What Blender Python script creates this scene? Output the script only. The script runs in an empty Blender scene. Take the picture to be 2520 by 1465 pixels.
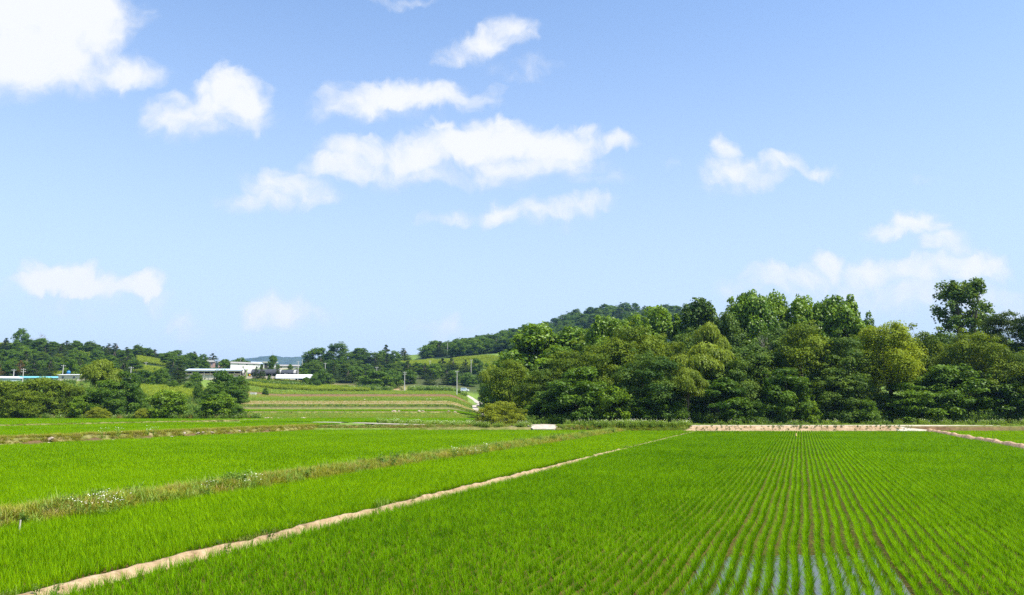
import bpy, math, random
import numpy as np
from mathutils import Vector, noise as mnoise

SC = bpy.context.scene
COL = SC.collection
rng = np.random.default_rng(7)
R = math.radians

# ------------------------------------------------------------------ camera geometry (photo measured on a 2520 x 1465 grid)
F = 1978.0
PITCH = math.atan(265.5 / F)
CH = 4.0
sp, cp = math.sin(PITCH), math.cos(PITCH)
FE = F / cp

def ray(px, py):
    c = (px - 1260.0) / F
    d = (732.5 - py) / F
    return np.array([c, cp - d * sp, sp + d * cp])

def P(px, py, Y):                      # point at ground distance Y along a sight line
    r = ray(px, py)
    k = Y / r[1]
    return np.array([r[0] * k, Y, CH + r[2] * k])

def G(px, py, z):                      # point where a sight line meets the level z
    r = ray(px, py)
    k = (z - CH) / r[2]
    return np.array([r[0] * k, r[1] * k, z])

def zpy(py, Y):
    d = (732.5 - np.asarray(py, float)) / F
    return CH + Y * (sp + d * cp) / (cp - d * sp)

cam = bpy.data.cameras.new('camera')
cam.lens = 36.0 * F / 2520.0
cam.sensor_width = 36.0
cam.clip_end = 40000
cam.clip_start = 0.1
co = bpy.data.objects.new('camera', cam)
COL.objects.link(co)
co.location = (0, 0, CH)
co.rotation_euler = (math.pi / 2 + PITCH, 0, 0)
SC.camera = co

# ------------------------------------------------------------------ tagging
def tag(o, label=None, cat=None, group=None, kind=None):
    if label: o['label'] = label
    if cat: o['category'] = cat
    if group: o['group'] = group
    if kind: o['kind'] = kind
    return o

def empty(name, loc, rz=0.0, label=None, cat=None, group=None):
    o = bpy.data.objects.new(name, None)
    o.empty_display_size = 0.3
    COL.objects.link(o)
    o.location = loc
    o.rotation_euler = (0, 0, rz)
    return tag(o, label, cat, group)

def link(name, me, parent=None):
    o = bpy.data.objects.new(name, me)
    COL.objects.link(o)
    if parent is not None: o.parent = parent
    return o

# ------------------------------------------------------------------ meshes
def mesh_np(name, V, Q, mats=(), tone=None, midx=None, smooth=False, col=None):
    """V: n x 3, Q: m x 4 (quads) or m x 3."""
    V = np.asarray(V, np.float32); Q = np.asarray(Q, np.int32)
    me = bpy.data.meshes.new(name)
    n, (m, k) = len(V), Q.shape
    me.vertices.add(n)
    me.vertices.foreach_set('co', V.ravel())
    me.loops.add(m * k)
    me.loops.foreach_set('vertex_index', Q.ravel())
    me.polygons.add(m)
    me.polygons.foreach_set('loop_start', np.arange(0, m * k, k, dtype=np.int32))
    if midx is not None: me.polygons.foreach_set('material_index', np.asarray(midx, np.int32))
    if smooth: me.polygons.foreach_set('use_smooth', np.ones(m, bool))
    if tone is not None:
        a = me.attributes.new('tone', 'FLOAT', 'POINT')
        a.data.foreach_set('value', np.asarray(tone, np.float32))
    if col is not None:
        a = me.attributes.new('tint', 'FLOAT_COLOR', 'POINT')
        c4 = np.ones((n, 4), np.float32); c4[:, :3] = col
        a.data.foreach_set('color', c4.ravel())
    for mt in mats: me.materials.append(mt)
    me.update(calc_edges=True)
    return me

class MB:
    """Collects boxes, tubes and faces into one mesh."""
    def __init__(self): self.v = []; self.f = []; self.m = []
    def add(self, vs, fs, mi=0):
        b = len(self.v)
        self.v.extend([tuple(map(float, v)) for v in vs])
        for f in fs:
            self.f.append(tuple(b + i for i in f)); self.m.append(mi)
        return self
    def box(self, x0, x1, y0, y1, z0, z1, mi=0):
        vs = [(x0,y0,z0),(x1,y0,z0),(x1,y1,z0),(x0,y1,z0),(x0,y0,z1),(x1,y0,z1),(x1,y1,z1),(x0,y1,z1)]
        return self.add(vs, [(0,3,2,1),(4,5,6,7),(0,1,5,4),(1,2,6,5),(2,3,7,6),(3,0,4,7)], mi)
    def tube(self, pts, rad, n=7, mi=0, cap=True):
        pts = [Vector(p) for p in pts]
        rad = rad if hasattr(rad, '__len__') else [rad] * len(pts)
        vs, fs = [], []
        for i, p in enumerate(pts):
            t = (pts[min(i + 1, len(pts) - 1)] - pts[max(i - 1, 0)]).normalized()
            a = t.orthogonal().normalized() if abs(t.z) < 0.95 else t.cross(Vector((0, 1, 0))).normalized()
            b = t.cross(a)
            for k in range(n):
                g = 2 * math.pi * k / n
                vs.append(p + (a * math.cos(g) + b * math.sin(g)) * rad[i])
        for i in range(len(pts) - 1):
            for k in range(n):
                fs.append((i*n+k, i*n+(k+1)%n, (i+1)*n+(k+1)%n, (i+1)*n+k))
        if cap:
            fs.append(tuple(range(n))[::-1]); fs.append(tuple((len(pts)-1)*n + k for k in range(n)))
        return self.add(vs, fs, mi)
    def mesh(self, name, mats, smooth=False):
        me = bpy.data.meshes.new(name)
        me.from_pydata(self.v, [], self.f)
        for m in mats: me.materials.append(m)
        me.polygons.foreach_set('material_index', self.m)
        if smooth: me.polygons.foreach_set('use_smooth', [True] * len(self.f))
        me.update()
        return me
    def build(self, name, mats, parent=None, smooth=False):
        if not isinstance(mats, (list, tuple)): mats = [mats]
        return link(name, self.mesh(name, mats, smooth), parent)

def hash2(ix, iy, s):
    h = (ix * 374761393 + iy * 668265263 + s * 1442695041) & 0xffffffff
    h = ((h ^ (h >> 13)) * 1274126177) & 0xffffffff
    return ((h ^ (h >> 16)) & 0xffff) / 65535.0

def vnoise(x, y, s=0):
    x = np.asarray(x, float); y = np.asarray(y, float)
    xi = np.floor(x).astype(np.int64); yi = np.floor(y).astype(np.int64)
    fx, fy = x - xi, y - yi
    fx = fx * fx * (3 - 2 * fx); fy = fy * fy * (3 - 2 * fy)
    a, b = hash2(xi, yi, s), hash2(xi + 1, yi, s)
    c, d = hash2(xi, yi + 1, s), hash2(xi + 1, yi + 1, s)
    return (a * (1 - fx) + b * fx) * (1 - fy) + (c * (1 - fx) + d * fx) * fy

def fbm(x, y, s=0, o=4):
    v, a, t = 0.0, 0.5, 0.0
    for i in range(o):
        v = v + a * vnoise(np.asarray(x) * 2**i, np.asarray(y) * 2**i, s + 17 * i); t += a; a *= 0.5
    return v / t

def sstep(a, b, x):
    t = np.clip((np.asarray(x, float) - a) / (b - a), 0, 1)
    return t * t * (3 - 2 * t)

# ------------------------------------------------------------------ materials
def new_mat(name):
    m = bpy.data.materials.new(name); m.use_nodes = True
    nt = m.node_tree; nt.nodes.clear()
    return m, nt, nt.nodes, nt.links

def node(N, t, **kw):
    n = N.new(t)
    for k, v in kw.items():
        if k.startswith('i_'):
            n.inputs[k[2:].replace('_', ' ')].default_value = v
        elif k.startswith('n_'): n.inputs[int(k[2:])].default_value = v
        else: setattr(n, k, v)
    return n

def ramp(N, stops):
    r = N.new('ShaderNodeValToRGB')
    e = r.color_ramp.elements
    while len(e) < len(stops): e.new(0.5)
    for i, (p, c) in enumerate(stops):
        e[i].position = p; e[i].color = (*c, 1)
    return r

def leaf_mat(name, dark, light, trans=0.32, rough=0.5, spec=0.25, vary=0.35, scale=0.05):
    """Foliage: colour runs from dark to light by each leaf's own tone, the plant's own number and a slow noise in space."""
    m, nt, N, L = new_mat(name)
    at = node(N, 'ShaderNodeAttribute', attribute_name='tone')
    oi = node(N, 'ShaderNodeObjectInfo')
    ge = node(N, 'ShaderNodeNewGeometry')
    no = node(N, 'ShaderNodeTexNoise', i_Scale=scale, i_Detail=2.0)
    L.new(ge.outputs['Position'], no.inputs['Vector'])
    a = node(N, 'ShaderNodeMath', operation='MULTIPLY_ADD'); a.inputs[1].default_value = vary; a.inputs[2].default_value = -vary / 2
    L.new(oi.outputs['Random'], a.inputs[0])
    b = node(N, 'ShaderNodeMath', operation='ADD'); L.new(at.outputs['Fac'], b.inputs[0]); L.new(a.outputs[0], b.inputs[1])
    c = node(N, 'ShaderNodeMath', operation='MULTIPLY_ADD'); c.inputs[1].default_value = 0.9; c.inputs[2].default_value = -0.45
    L.new(no.outputs['Fac'], c.inputs[0])
    d = node(N, 'ShaderNodeMath', operation='ADD'); L.new(b.outputs[0], d.inputs[0]); L.new(c.outputs[0], d.inputs[1])
    mid = tuple((x + y) / 2 for x, y in zip(dark, light))
    rp = ramp(N, [(0.0, dark), (0.5, mid), (1.0, light)])
    L.new(d.outputs[0], rp.inputs[0])
    pr = node(N, 'ShaderNodeBsdfPrincipled', i_Roughness=rough)
    pr.inputs['Specular IOR Level'].default_value = spec
    L.new(rp.outputs[0], pr.inputs['Base Color'])
    tr = node(N, 'ShaderNodeBsdfTranslucent')
    mx = node(N, 'ShaderNodeMix', data_type='RGBA', blend_type='MULTIPLY'); mx.inputs[0].default_value = 1.0
    mx.inputs[7].default_value = (1.5, 1.35, 0.5, 1)
    L.new(rp.outputs[0], mx.inputs[6]); L.new(mx.outputs[2], tr.inputs[0])
    ms = node(N, 'ShaderNodeMixShader'); ms.inputs[0].default_value = trans
    L.new(pr.outputs[0], ms.inputs[1]); L.new(tr.outputs[0], ms.inputs[2])
    out = node(N, 'ShaderNodeOutputMaterial'); L.new(ms.outputs[0], out.inputs['Surface'])
    return m

def rough_mat(name, stops, scale=1.0, rough=0.9, bump=0.3, bscale=None, detail=6.0, spec=0.2, stretch=None, bdist=0.05):
    """A surface whose colour is a noise ramp with fine relief."""
    m, nt, N, L = new_mat(name)
    tc = node(N, 'ShaderNodeNewGeometry')
    src = tc.outputs['Position']
    if stretch:
        mp = node(N, 'ShaderNodeMapping'); mp.inputs['Scale'].default_value = stretch
        L.new(src, mp.inputs[0]); src = mp.outputs[0]
    no = node(N, 'ShaderNodeTexNoise', i_Scale=scale, i_Detail=detail, i_Roughness=0.65); L.new(src, no.inputs['Vector'])
    rp = ramp(N, stops); L.new(no.outputs['Fac'], rp.inputs[0])
    pr = node(N, 'ShaderNodeBsdfPrincipled', i_Roughness=rough)
    pr.inputs['Specular IOR Level'].default_value = spec
    L.new(rp.outputs[0], pr.inputs['Base Color'])
    nb = node(N, 'ShaderNodeTexNoise', i_Scale=bscale or scale * 6, i_Detail=5.0); L.new(tc.outputs['Position'], nb.inputs['Vector'])
    bp = node(N, 'ShaderNodeBump', i_Strength=bump, i_Distance=bdist); L.new(nb.outputs['Fac'], bp.inputs['Height'])
    L.new(bp.outputs[0], pr.inputs['Normal'])
    out = node(N, 'ShaderNodeOutputMaterial'); L.new(pr.outputs[0], out.inputs['Surface'])
    return m

def plain_mat(name, c, rough=0.6, metal=0.0, spec=0.4, dirt=0.25, scale=0.8):
    d = tuple(x * (1 - dirt) for x in c)
    m = rough_mat(name, [(0.3, d), (0.62, c)], scale=scale, rough=rough, bump=0.05, spec=spec)
    for n in m.node_tree.nodes:
        if n.type == 'BSDF_PRINCIPLED': n.inputs['Metallic'].default_value = metal
    return m

# ------------------------------------------------------------------ light
SUN_AZ, SUN_EL = R(118), R(58)            # from straight ahead, clockwise; behind the viewer's right shoulder
sun = bpy.data.lights.new('sun', 'SUN')
sun.energy = 4.7; sun.angle = R(0.53); sun.color = (1.0, 0.955, 0.88)
so = bpy.data.objects.new('sun', sun); COL.objects.link(so)
sv = Vector((math.sin(SUN_AZ) * math.cos(SUN_EL), math.cos(SUN_AZ) * math.cos(SUN_EL), math.sin(SUN_EL)))
so.rotation_euler = sv.to_track_quat('Z', 'Y').to_euler()
so.location = sv * 300

W = bpy.data.worlds.new('World'); SC.world = W; W.use_nodes = True
nt = W.node_tree; N, L = nt.nodes, nt.links; N.clear()
sky = node(N, 'ShaderNodeTexSky', sky_type='NISHITA', sun_disc=False)
sky.sun_elevation = SUN_EL; sky.sun_rotation = SUN_AZ
sky.air_density = 1.0; sky.dust_density = 0.6; sky.ozone_density = 1.6; sky.altitude = 100

# clouds: soft blobs laid out by direction (u = x/y, v = z/y), torn by noise.  (x, y, rx, ry, strength)
CLOUDS = [
 # big cloud, top left
 (90,60,240,160,1.3),(200,40,130,120,1.25),(40,130,220,120,1.15),(150,160,200,90,1.0),(245,105,95,90,1.05),(300,185,120,52,.85),(365,188,54,38,.7),(30,205,170,60,.7),(130,205,170,50,.6),
 # pointed cloud
 (560,215,66,68,1.15),(585,250,80,75,1.15),(510,265,95,55,1.0),(440,285,90,50,.9),(560,300,110,38,.8),(470,320,120,34,.55),(655,285,40,26,.36),(590,190,34,40,.9),(575,178,22,24,.9),(515,300,150,44,.75),(430,250,40,30,.8),(500,225,40,34,.85),
 # upper wisp
 (1205,100,86,40,.9),(1270,75,54,42,.85),(1130,130,70,38,.8),(1220,160,60,24,.38),(1310,160,60,26,.3),(1270,190,50,20,.26),
 # middle cloud
 (960,240,140,54,1.1),(890,262,110,48,1.0),(1060,240,114,46,1.05),(1150,250,84,34,.82),(1205,226,34,28,.55),(840,280,70,34,.6),(960,280,160,34,.6),
 # long cloud
 (1240,310,40,30,1.1),(1100,325,50,30,1.0),(905,360,40,26,.9),(1430,325,46,28,.9),(1240,340,110,56,1.2),(1150,365,150,56,1.15),(1010,395,150,50,1.05),(880,385,90,50,.95),(850,420,110,44,.95),(1370,360,120,54,1.05),(1440,350,80,42,.9),(1520,345,44,34,.85),(1300,400,190,46,.9),(1000,430,190,40,.75),(1200,430,220,34,.6),
 (700,460,114,48,.9),(640,495,104,38,.8),(760,480,80,38,.7),(600,515,56,22,.55),(1450,440,110,24,.4),
 # low thin cloud
 (1240,526,76,34,.85),(1340,518,110,30,.76),(1430,500,84,30,.72),(1100,530,74,24,.7),(1150,520,40,16,.4),(1330,545,150,20,.35),
 # right hand cloud
 (1795,370,36,34,.8),(1800,425,90,38,.88),(1850,440,90,28,.7),(1920,410,64,30,.78),(2000,418,74,24,.72),(1790,455,74,26,.5),(2270,430,50,14,.28),(1640,410,20,18,.22),
 # cumulus over the wood
 (2250,552,80,40,1.15),(2210,572,74,26,.9),(2300,560,44,28,.8),(2310,600,78,40,.82),(2340,615,54,28,.6),
 (1920,685,72,40,.92),(2000,690,84,38,.9),(2060,655,46,50,.95),(2150,670,110,42,.9),(2250,672,110,40,.92),(2360,665,100,42,1.0),(2430,655,74,46,1.0),(2150,720,360,60,.68),(2420,740,180,70,.62),
 # low clouds, left
 (140,683,92,50,1.3),(210,700,94,38,1.2),(70,705,66,34,1.1),(290,712,74,30,1.0),(340,706,64,40,1.2),(200,740,280,50,.5),(0,722,22,12,.5),
 (690,772,84,44,.9),(640,780,54,36,.78),(760,785,80,28,.52),(460,795,60,26,.54),(480,815,54,28,.42),(1110,815,90,26,.5),
 (990,5,90,14,.5),(1120,830,60,20,.3),
]
tc = node(N, 'ShaderNodeTexCoord')
sx = node(N, 'ShaderNodeSeparateXYZ'); L.new(tc.outputs['Generated'], sx.inputs[0])
ym = node(N, 'ShaderNodeMath', operation='MAXIMUM'); ym.inputs[1].default_value = 0.02; L.new(sx.outputs[1], ym.inputs[0])
ux = node(N, 'ShaderNodeMath', operation='DIVIDE'); L.new(sx.outputs[0], ux.inputs[0]); L.new(ym.outputs[0], ux.inputs[1])
uz = node(N, 'ShaderNodeMath', operation='DIVIDE'); L.new(sx.outputs[2], uz.inputs[0]); L.new(ym.outputs[0], uz.inputs[1])
uv = node(N, 'ShaderNodeCombineXYZ'); L.new(ux.outputs[0], uv.inputs[0]); L.new(uz.outputs[0], uv.inputs[1])
def warp(src, scale, amp, detail):
    n = node(N, 'ShaderNodeTexNoise', i_Scale=scale, i_Detail=detail, i_Roughness=0.58); n.noise_dimensions = '2D'
    L.new(src, n.inputs['Vector'])
    s = node(N, 'ShaderNodeVectorMath', operation='SUBTRACT'); s.inputs[1].default_value = (.5, .5, .5); L.new(n.outputs['Color'], s.inputs[0])
    k = node(N, 'ShaderNodeVectorMath', operation='MULTIPLY_ADD'); k.inputs[1].default_value = (amp, amp, 0); L.new(s.outputs[0], k.inputs[0]); L.new(src, k.inputs[2])
    return k.outputs[0]
w1 = warp(uv.outputs[0], 9.0, 0.050, 3.0)
w15 = warp(w1, 26.0, 0.022, 3.0)
w2 = warp(w15, 80.0, 0.010, 6.0)
def field(pos, blobs):
    last = None
    for (x, y, rx, ry, a) in blobs:
        c = ray(x, y); cu, cv = c[0] / c[1], c[2] / c[1]
        k = c[1]
        ru, rv = 1.2 * rx / F / k, 1.2 * ry / F / k
        d = node(N, 'ShaderNodeVectorMath', operation='MULTIPLY_ADD')
        d.inputs[1].default_value = (1 / ru, 1 / rv, 0); d.inputs[2].default_value = (-cu / ru, -cv / rv, 0)
        L.new(pos, d.inputs[0])
        q = node(N, 'ShaderNodeVectorMath', operation='DOT_PRODUCT'); L.new(d.outputs[0], q.inputs[0]); L.new(d.outputs[0], q.inputs[1])
        e = node(N, 'ShaderNodeMath', operation='MULTIPLY_ADD'); e.inputs[1].default_value = -a; e.inputs[2].default_value = a
        L.new(q.outputs['Value'], e.inputs[0])
        if last is None:
            last = node(N, 'ShaderNodeMath', operation='MAXIMUM'); last.inputs[1].default_value = -0.6; L.new(e.outputs[0], last.inputs[0])
        else:
            s = node(N, 'ShaderNodeMath', operation='SMOOTH_MAX'); s.inputs[2].default_value = 0.10
            L.new(last.outputs[0], s.inputs[0]); L.new(e.outputs[0], s.inputs[1]); last = s
    return last.outputs[0]
fld = field(w2, CLOUDS)
up = node(N, 'ShaderNodeVectorMath', operation='ADD'); up.inputs[1].default_value = (0.008, 0.026, 0); L.new(w2, up.inputs[0])
fup = field(up.outputs[0], CLOUDS)
und = node(N, 'ShaderNodeMath', operation='SUBTRACT'); L.new(fup, und.inputs[0]); L.new(fld, und.inputs[1])     # > 0 on an underside
un = node(N, 'ShaderNodeMapRange', interpolation_type='SMOOTHSTEP'); un.inputs[1].default_value = 0.0; un.inputs[2].default_value = 1.3
L.new(und.outputs[0], un.inputs[0])
fn = node(N, 'ShaderNodeTexNoise', i_Scale=17.0, i_Detail=10.0, i_Roughness=0.64); fn.noise_dimensions = '2D'
L.new(w1, fn.inputs['Vector'])
fa = node(N, 'ShaderNodeMath', operation='MULTIPLY_ADD'); fa.inputs[1].default_value = 1.25; L.new(fn.outputs['Fac'], fa.inputs[0])
L.new(fld, fa.inputs[2])
fc = node(N, 'ShaderNodeMath', operation='MULTIPLY_ADD'); fc.inputs[1].default_value = -0.05; fc.inputs[2].default_value = -0.66; L.new(un.outputs[0], fc.inputs[0])
fb = node(N, 'ShaderNodeMath', operation='ADD'); L.new(fa.outputs[0], fb.inputs[0]); L.new(fc.outputs[0], fb.inputs[1])
sh = node(N, 'ShaderNodeMath', operation='MULTIPLY_ADD'); sh.inputs[1].default_value = -0.60; sh.inputs[2].default_value = 1.05; L.new(un.outputs[0], sh.inputs[0])
fd = node(N, 'ShaderNodeMath', operation='MULTIPLY'); L.new(fb.outputs[0], fd.inputs[0]); L.new(sh.outputs[0], fd.inputs[1])
den = node(N, 'ShaderNodeMapRange', interpolation_type='SMOOTHSTEP'); den.inputs[1].default_value = -0.03; den.inputs[2].default_value = 1.12
den.inputs[3].default_value = 0.0; den.inputs[4].default_value = 0.96
L.new(fd.outputs[0], den.inputs[0])
# light and shade put into the cloud colour: sunlit tops white, undersides and thin parts bluish grey
li = node(N, 'ShaderNodeMath', operation='MULTIPLY_ADD'); li.inputs[1].default_value = -0.95; L.new(un.outputs[0], li.inputs[0]); L.new(fb.outputs[0], li.inputs[2])
lit = node(N, 'ShaderNodeMapRange', interpolation_type='SMOOTHSTEP'); lit.inputs[1].default_value = -0.45; lit.inputs[2].default_value = 1.1
L.new(li.outputs[0], lit.inputs[0])
cc = node(N, 'ShaderNodeMix', data_type='RGBA'); cc.inputs[6].default_value = (3.2, 3.7, 4.6, 1); cc.inputs[7].default_value = (4.80, 4.83, 4.92, 1)
L.new(lit.outputs[0], cc.inputs[0])
# the sky's own colour, a little hazier towards the horizon
hz = node(N, 'ShaderNodeMapRange', interpolation_type='SMOOTHSTEP'); hz.inputs[1].default_value = -0.06; hz.inputs[2].default_value = 0.56
hz.inputs[3].default_value = 1.0; hz.inputs[4].default_value = 0.0
L.new(sx.outputs[2], hz.inputs[0])
sk = node(N, 'ShaderNodeMix', data_type='RGBA', blend_type='MULTIPLY'); sk.inputs[0].default_value = 1.0; sk.inputs[7].default_value = (1.08, 1.15, 1.22, 1)
L.new(sky.outputs[0], sk.inputs[6])
skh = node(N, 'ShaderNodeMix', data_type='RGBA'); skh.inputs[7].default_value = (3.1, 3.62, 4.5, 1)
hm = node(N, 'ShaderNodeMath', operation='MULTIPLY'); hm.inputs[1].default_value = 0.92; L.new(hz.outputs[0], hm.inputs[0])
L.new(hm.outputs[0], skh.inputs[0]); L.new(sk.outputs[2], skh.inputs[6])
fin = node(N, 'ShaderNodeMix', data_type='RGBA'); L.new(den.outputs[0], fin.inputs[0]); L.new(skh.outputs[2], fin.inputs[6]); L.new(cc.outputs[2], fin.inputs[7])
bg = node(N, 'ShaderNodeBackground', i_Strength=0.105); L.new(fin.outputs[2], bg.inputs[0])
wo = node(N, 'ShaderNodeOutputWorld'); L.new(bg.outputs[0], wo.inputs[0])
W.cycles.sampling_method = 'MANUAL'; W.cycles.sample_map_resolution = 512

SC.view_settings.view_transform = 'Standard'
SC.view_settings.look = 'None'
SC.view_settings.exposure = 1.0
SC.view_settings.gamma = 1.0
SC.render.engine = 'CYCLES'
SC.cycles.use_denoising = False
SC.cycles.denoiser = 'OPENIMAGEDENOISE'
SC.cycles.denoising_input_passes = 'RGB_ALBEDO_NORMAL'
SC.cycles.max_bounces = 6
SC.cycles.diffuse_bounces = 3
SC.cycles.glossy_bounces = 3
SC.cycles.transmission_bounces = 4
SC.cycles.transparent_max_bounces = 6
SC.cycles.sample_clamp_indirect = 6.0

# the air of the valley
def haze(density, colour):
    me = bpy.data.meshes.new('haze')
    x0, x1, y0, y1, z0, z1 = -9600, 9600, -70, 7600, -3.0, 348.0
    v = [(x0,y0,z0),(x1,y0,z0),(x1,y1,z0),(x0,y1,z0),(x0,y0,z1),(x1,y0,z1),(x1,y1,z1),(x0,y1,z1)]
    me.from_pydata(v, [], [(0,3,2,1),(4,5,6,7),(0,1,5,4),(1,2,6,5),(2,3,7,6),(3,0,4,7)]); me.update()
    m, nt, N, L = new_mat('haze')
    pv = node(N, 'ShaderNodeVolumePrincipled'); pv.inputs['Density'].default_value = density; pv.inputs['Color'].default_value = (*colour, 1); pv.inputs['Anisotropy'].default_value = .1
    o = node(N, 'ShaderNodeOutputMaterial'); L.new(pv.outputs[0], o.inputs['Volume'])
    me.materials.append(m)
    return tag(link('haze', me), 'thin bluish summer haze over the valley', 'haze', kind='stuff')
HAZE = 0.75e-4
if HAZE: haze(HAZE, (.32, .58, 1.0))
SC.cycles.volume_bounces = 0
# ================================================================== ground
ZA, ZB, ZC, ZD, ZD2, ZE = 0.0, 0.04, 0.10, 0.85, 1.0, 0.0
class Line:                                   # a line on the ground through two sight lines
    def __init__(s, a, b, z):
        s.a = G(*a, z)[:2]; s.b = G(*b, z)[:2]
        s.d = (s.b - s.a) / np.linalg.norm(s.b - s.a); s.n = np.array([-s.d[1], s.d[0]])
    def t(s, x, y): return (x - s.a[0]) * s.n[0] + (y - s.a[1]) * s.n[1]        # + left
    def at(s, Y, off=0.0):
        k = (Y - s.a[1]) / s.d[1]
        return s.a + s.d * k + s.n * off
L1 = Line((60, 1465), (1690, 1067), 0.12)     # bare earth dike
L2 = Line((0, 1290), (1440, 1075), 0.05)      # weedy dike, centre
L3 = Line((0, 1099), (640, 1067), 0.10)       # bank between the left paddies, its foot
L4 = Line((0, 1051), (500, 1039), 0.9)        # low dike further left
L5 = Line((2520, 1105), (2310, 1067), 0.08)   # dike on the right
YA = 122.6                                    # foot of the road bank
YC = 125.3

PXC = np.array([-900, -400, 0, 150, 300, 450, 560, 700, 800, 900, 1000, 1100, 1180, 1300, 1500, 1700, 2100, 2520, 3400], float)
def row(a, b, c):                              # left five+, middle six, right seven
    return np.array(a + b + c, float)
TAB = [
 (200, row([1028]*6, [1021]*6, [1028]*7)),
 (206, row([1026]*6, [1013.5]*6, [1026]*7)),
 (235, row([1012,1012,1011,1010,1008,1006], [1009.5]*6, [1020]*7)),
 (238, row([1010,1010,1009,1008,1006,1004], [1000.5]*6, [1020]*7)),
 (262, row([994,994,992,992,988,986], [998]*6, [1015]*7)),
 (264, row([993,993,990,990,986,985], [994]*6, [1015]*7)),
 (292, row([972,972,970,970,963,966], [987]*6, [1010]*7)),
 (294, row([970,970,968,968,962,965], [985.5]*6, [1010]*7)),
 (320, row([952,952,950,949,951,956], [979]*6, [1003]*7)),
 (345, row([941,941,940,938,943,947], [963]+[975.5]*5, [998]*7)),
 (347, row([940,940,939,938,942,946], [962]+[971]*5, [998]*7)),
 (380, row([928,929,930,928,933,938], [948]+[966.5]*5, [992]*7)),
 (430, row([918,916,917,920,922,930], [936,938,952,957,958,959], [975,985,985,985,985,985,985]) ),
 (470, row([890,884,886,892,898,911], [911,911,932,934,934,938], [950,950,955,960,960,960,960])),
 (520, row([858,854,856,866,882,899], [907,909,914,914,912,906], [902,900,905,910,920,930,940])),
 (580, row([852,852,850,870,886,897], [909,916,902,895,891,884], [878,872,870,875,890,900,920])),
 (650, row([880,880,882,886,896,904], [913,919,907,899,888,874], [866,855,850,852,890,920,935])),
 (800, row([930,930,930,930,930,928], [924,922,916,905,884,866], [852,832,806,808,828,850,880])),
 (950, row([960]*6,                   [955,950,935,905,876,858], [845,820,768,774,850,900,930])),
 (1200, row([980]*6,                  [980,978,970,955,940,925], [915,900,880,880,890,900,920])),
 (1800, row([988]*6, [988]*6, [985]*7)),
 (3000, row([992]*6, [992]*6, [992]*7)),
 (7200, row([996.5]*6, [996.5]*6, [996.5]*7)),
]
TY = np.array([t[0] for t in TAB], float)
TZ = np.array([zpy(t[1], t[0]) for t in TAB])   # heights

def H(x, y):
    x = np.asarray(x, float); y = np.asarray(y, float)
    yc = np.maximum(y, 60.0)
    px = 1260 + FE * x / yc
    # far land: table of heights
    px_ = np.clip(px, PXC[0], PXC[-1]); i = np.clip(np.searchsorted(PXC, px_) - 1, 0, len(PXC) - 2)
    fx = (px_ - PXC[i]) / (PXC[i+1] - PXC[i]); fx = fx * fx * (3 - 2 * fx)
    y_ = np.clip(y, TY[0], TY[-1]); j = np.clip(np.searchsorted(TY, y_) - 1, 0, len(TY) - 2)
    fy = (y_ - TY[j]) / (TY[j+1] - TY[j])
    far = (TZ[j, i] * (1 - fx) + TZ[j, i+1] * fx) * (1 - fy) + (TZ[j+1, i] * (1 - fx) + TZ[j+1, i+1] * fx) * fy
    far = far + (fbm(x / 35, y / 35, 3) - 0.5) * 5.0 * sstep(390, 520, y) * (1 - sstep(1800, 3000, y))
    # near land
    lo = -0.14
    left = sstep(0.2, 1.6, L3.t(x, y)) * (0.78 - lo)
    midz = sstep(YC + 0.1, YC + 1.4, y) * (0.46 - lo) * (1 - sstep(1360, 1420, px)) + sstep(YA + 0.15, YA + 1.3, y) * (0.86 - lo) * sstep(1360, 1420, px)
    near = lo + np.maximum(left, midz)
    near = np.where(y > 126, near + (0.92 - near) * sstep(126, 176, y), near)
    near = near + sstep(8, 4, y) * 2.2
    b = sstep(176, 199, y)
    return near * (1 - b) + far * b

def HP(px, Y):                                 # ground point under a picture column at distance Y
    x = (px - 1260.0) / FE * Y
    return np.array([x, Y, float(H(x, Y))])

ys = np.unique(np.concatenate([np.linspace(-40, 118, 24), np.linspace(118, 130, 40), np.linspace(130, 200, 40), np.array([200, 203, 206, 207, 216, 226, 234.5, 235.2, 238, 238.6, 245, 254, 261.6, 262.2, 264, 264.6]),
     np.linspace(266, 291, 8), np.array([291.8, 292.3, 294, 294.6]), np.linspace(297, 344, 14), np.array([345, 347, 347.6]), np.linspace(352, 700, 60), np.linspace(710, 1300, 36), np.array([1400, 1600, 1800, 2300, 3000, 4500, 6500, 7200])]))
pxs = np.concatenate([np.linspace(-1300, -350, 12), np.linspace(-300, 2850, 211), np.linspace(2950, 3800, 12)])
UY, UP = np.meshgrid(ys, pxs, indexing='ij')
X = (UP - 1260.0) / FE * np.maximum(UY, 60.0)
Z = H(X, UY)
nY, nX = X.shape
V = np.stack([X, UY, Z], -1).reshape(-1, 3)
ii = (np.arange(nY - 1)[:, None] * nX + np.arange(nX - 1)[None, :]).ravel()
Q = np.stack([ii, ii + 1, ii + nX + 1, ii + nX], -1)
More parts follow.
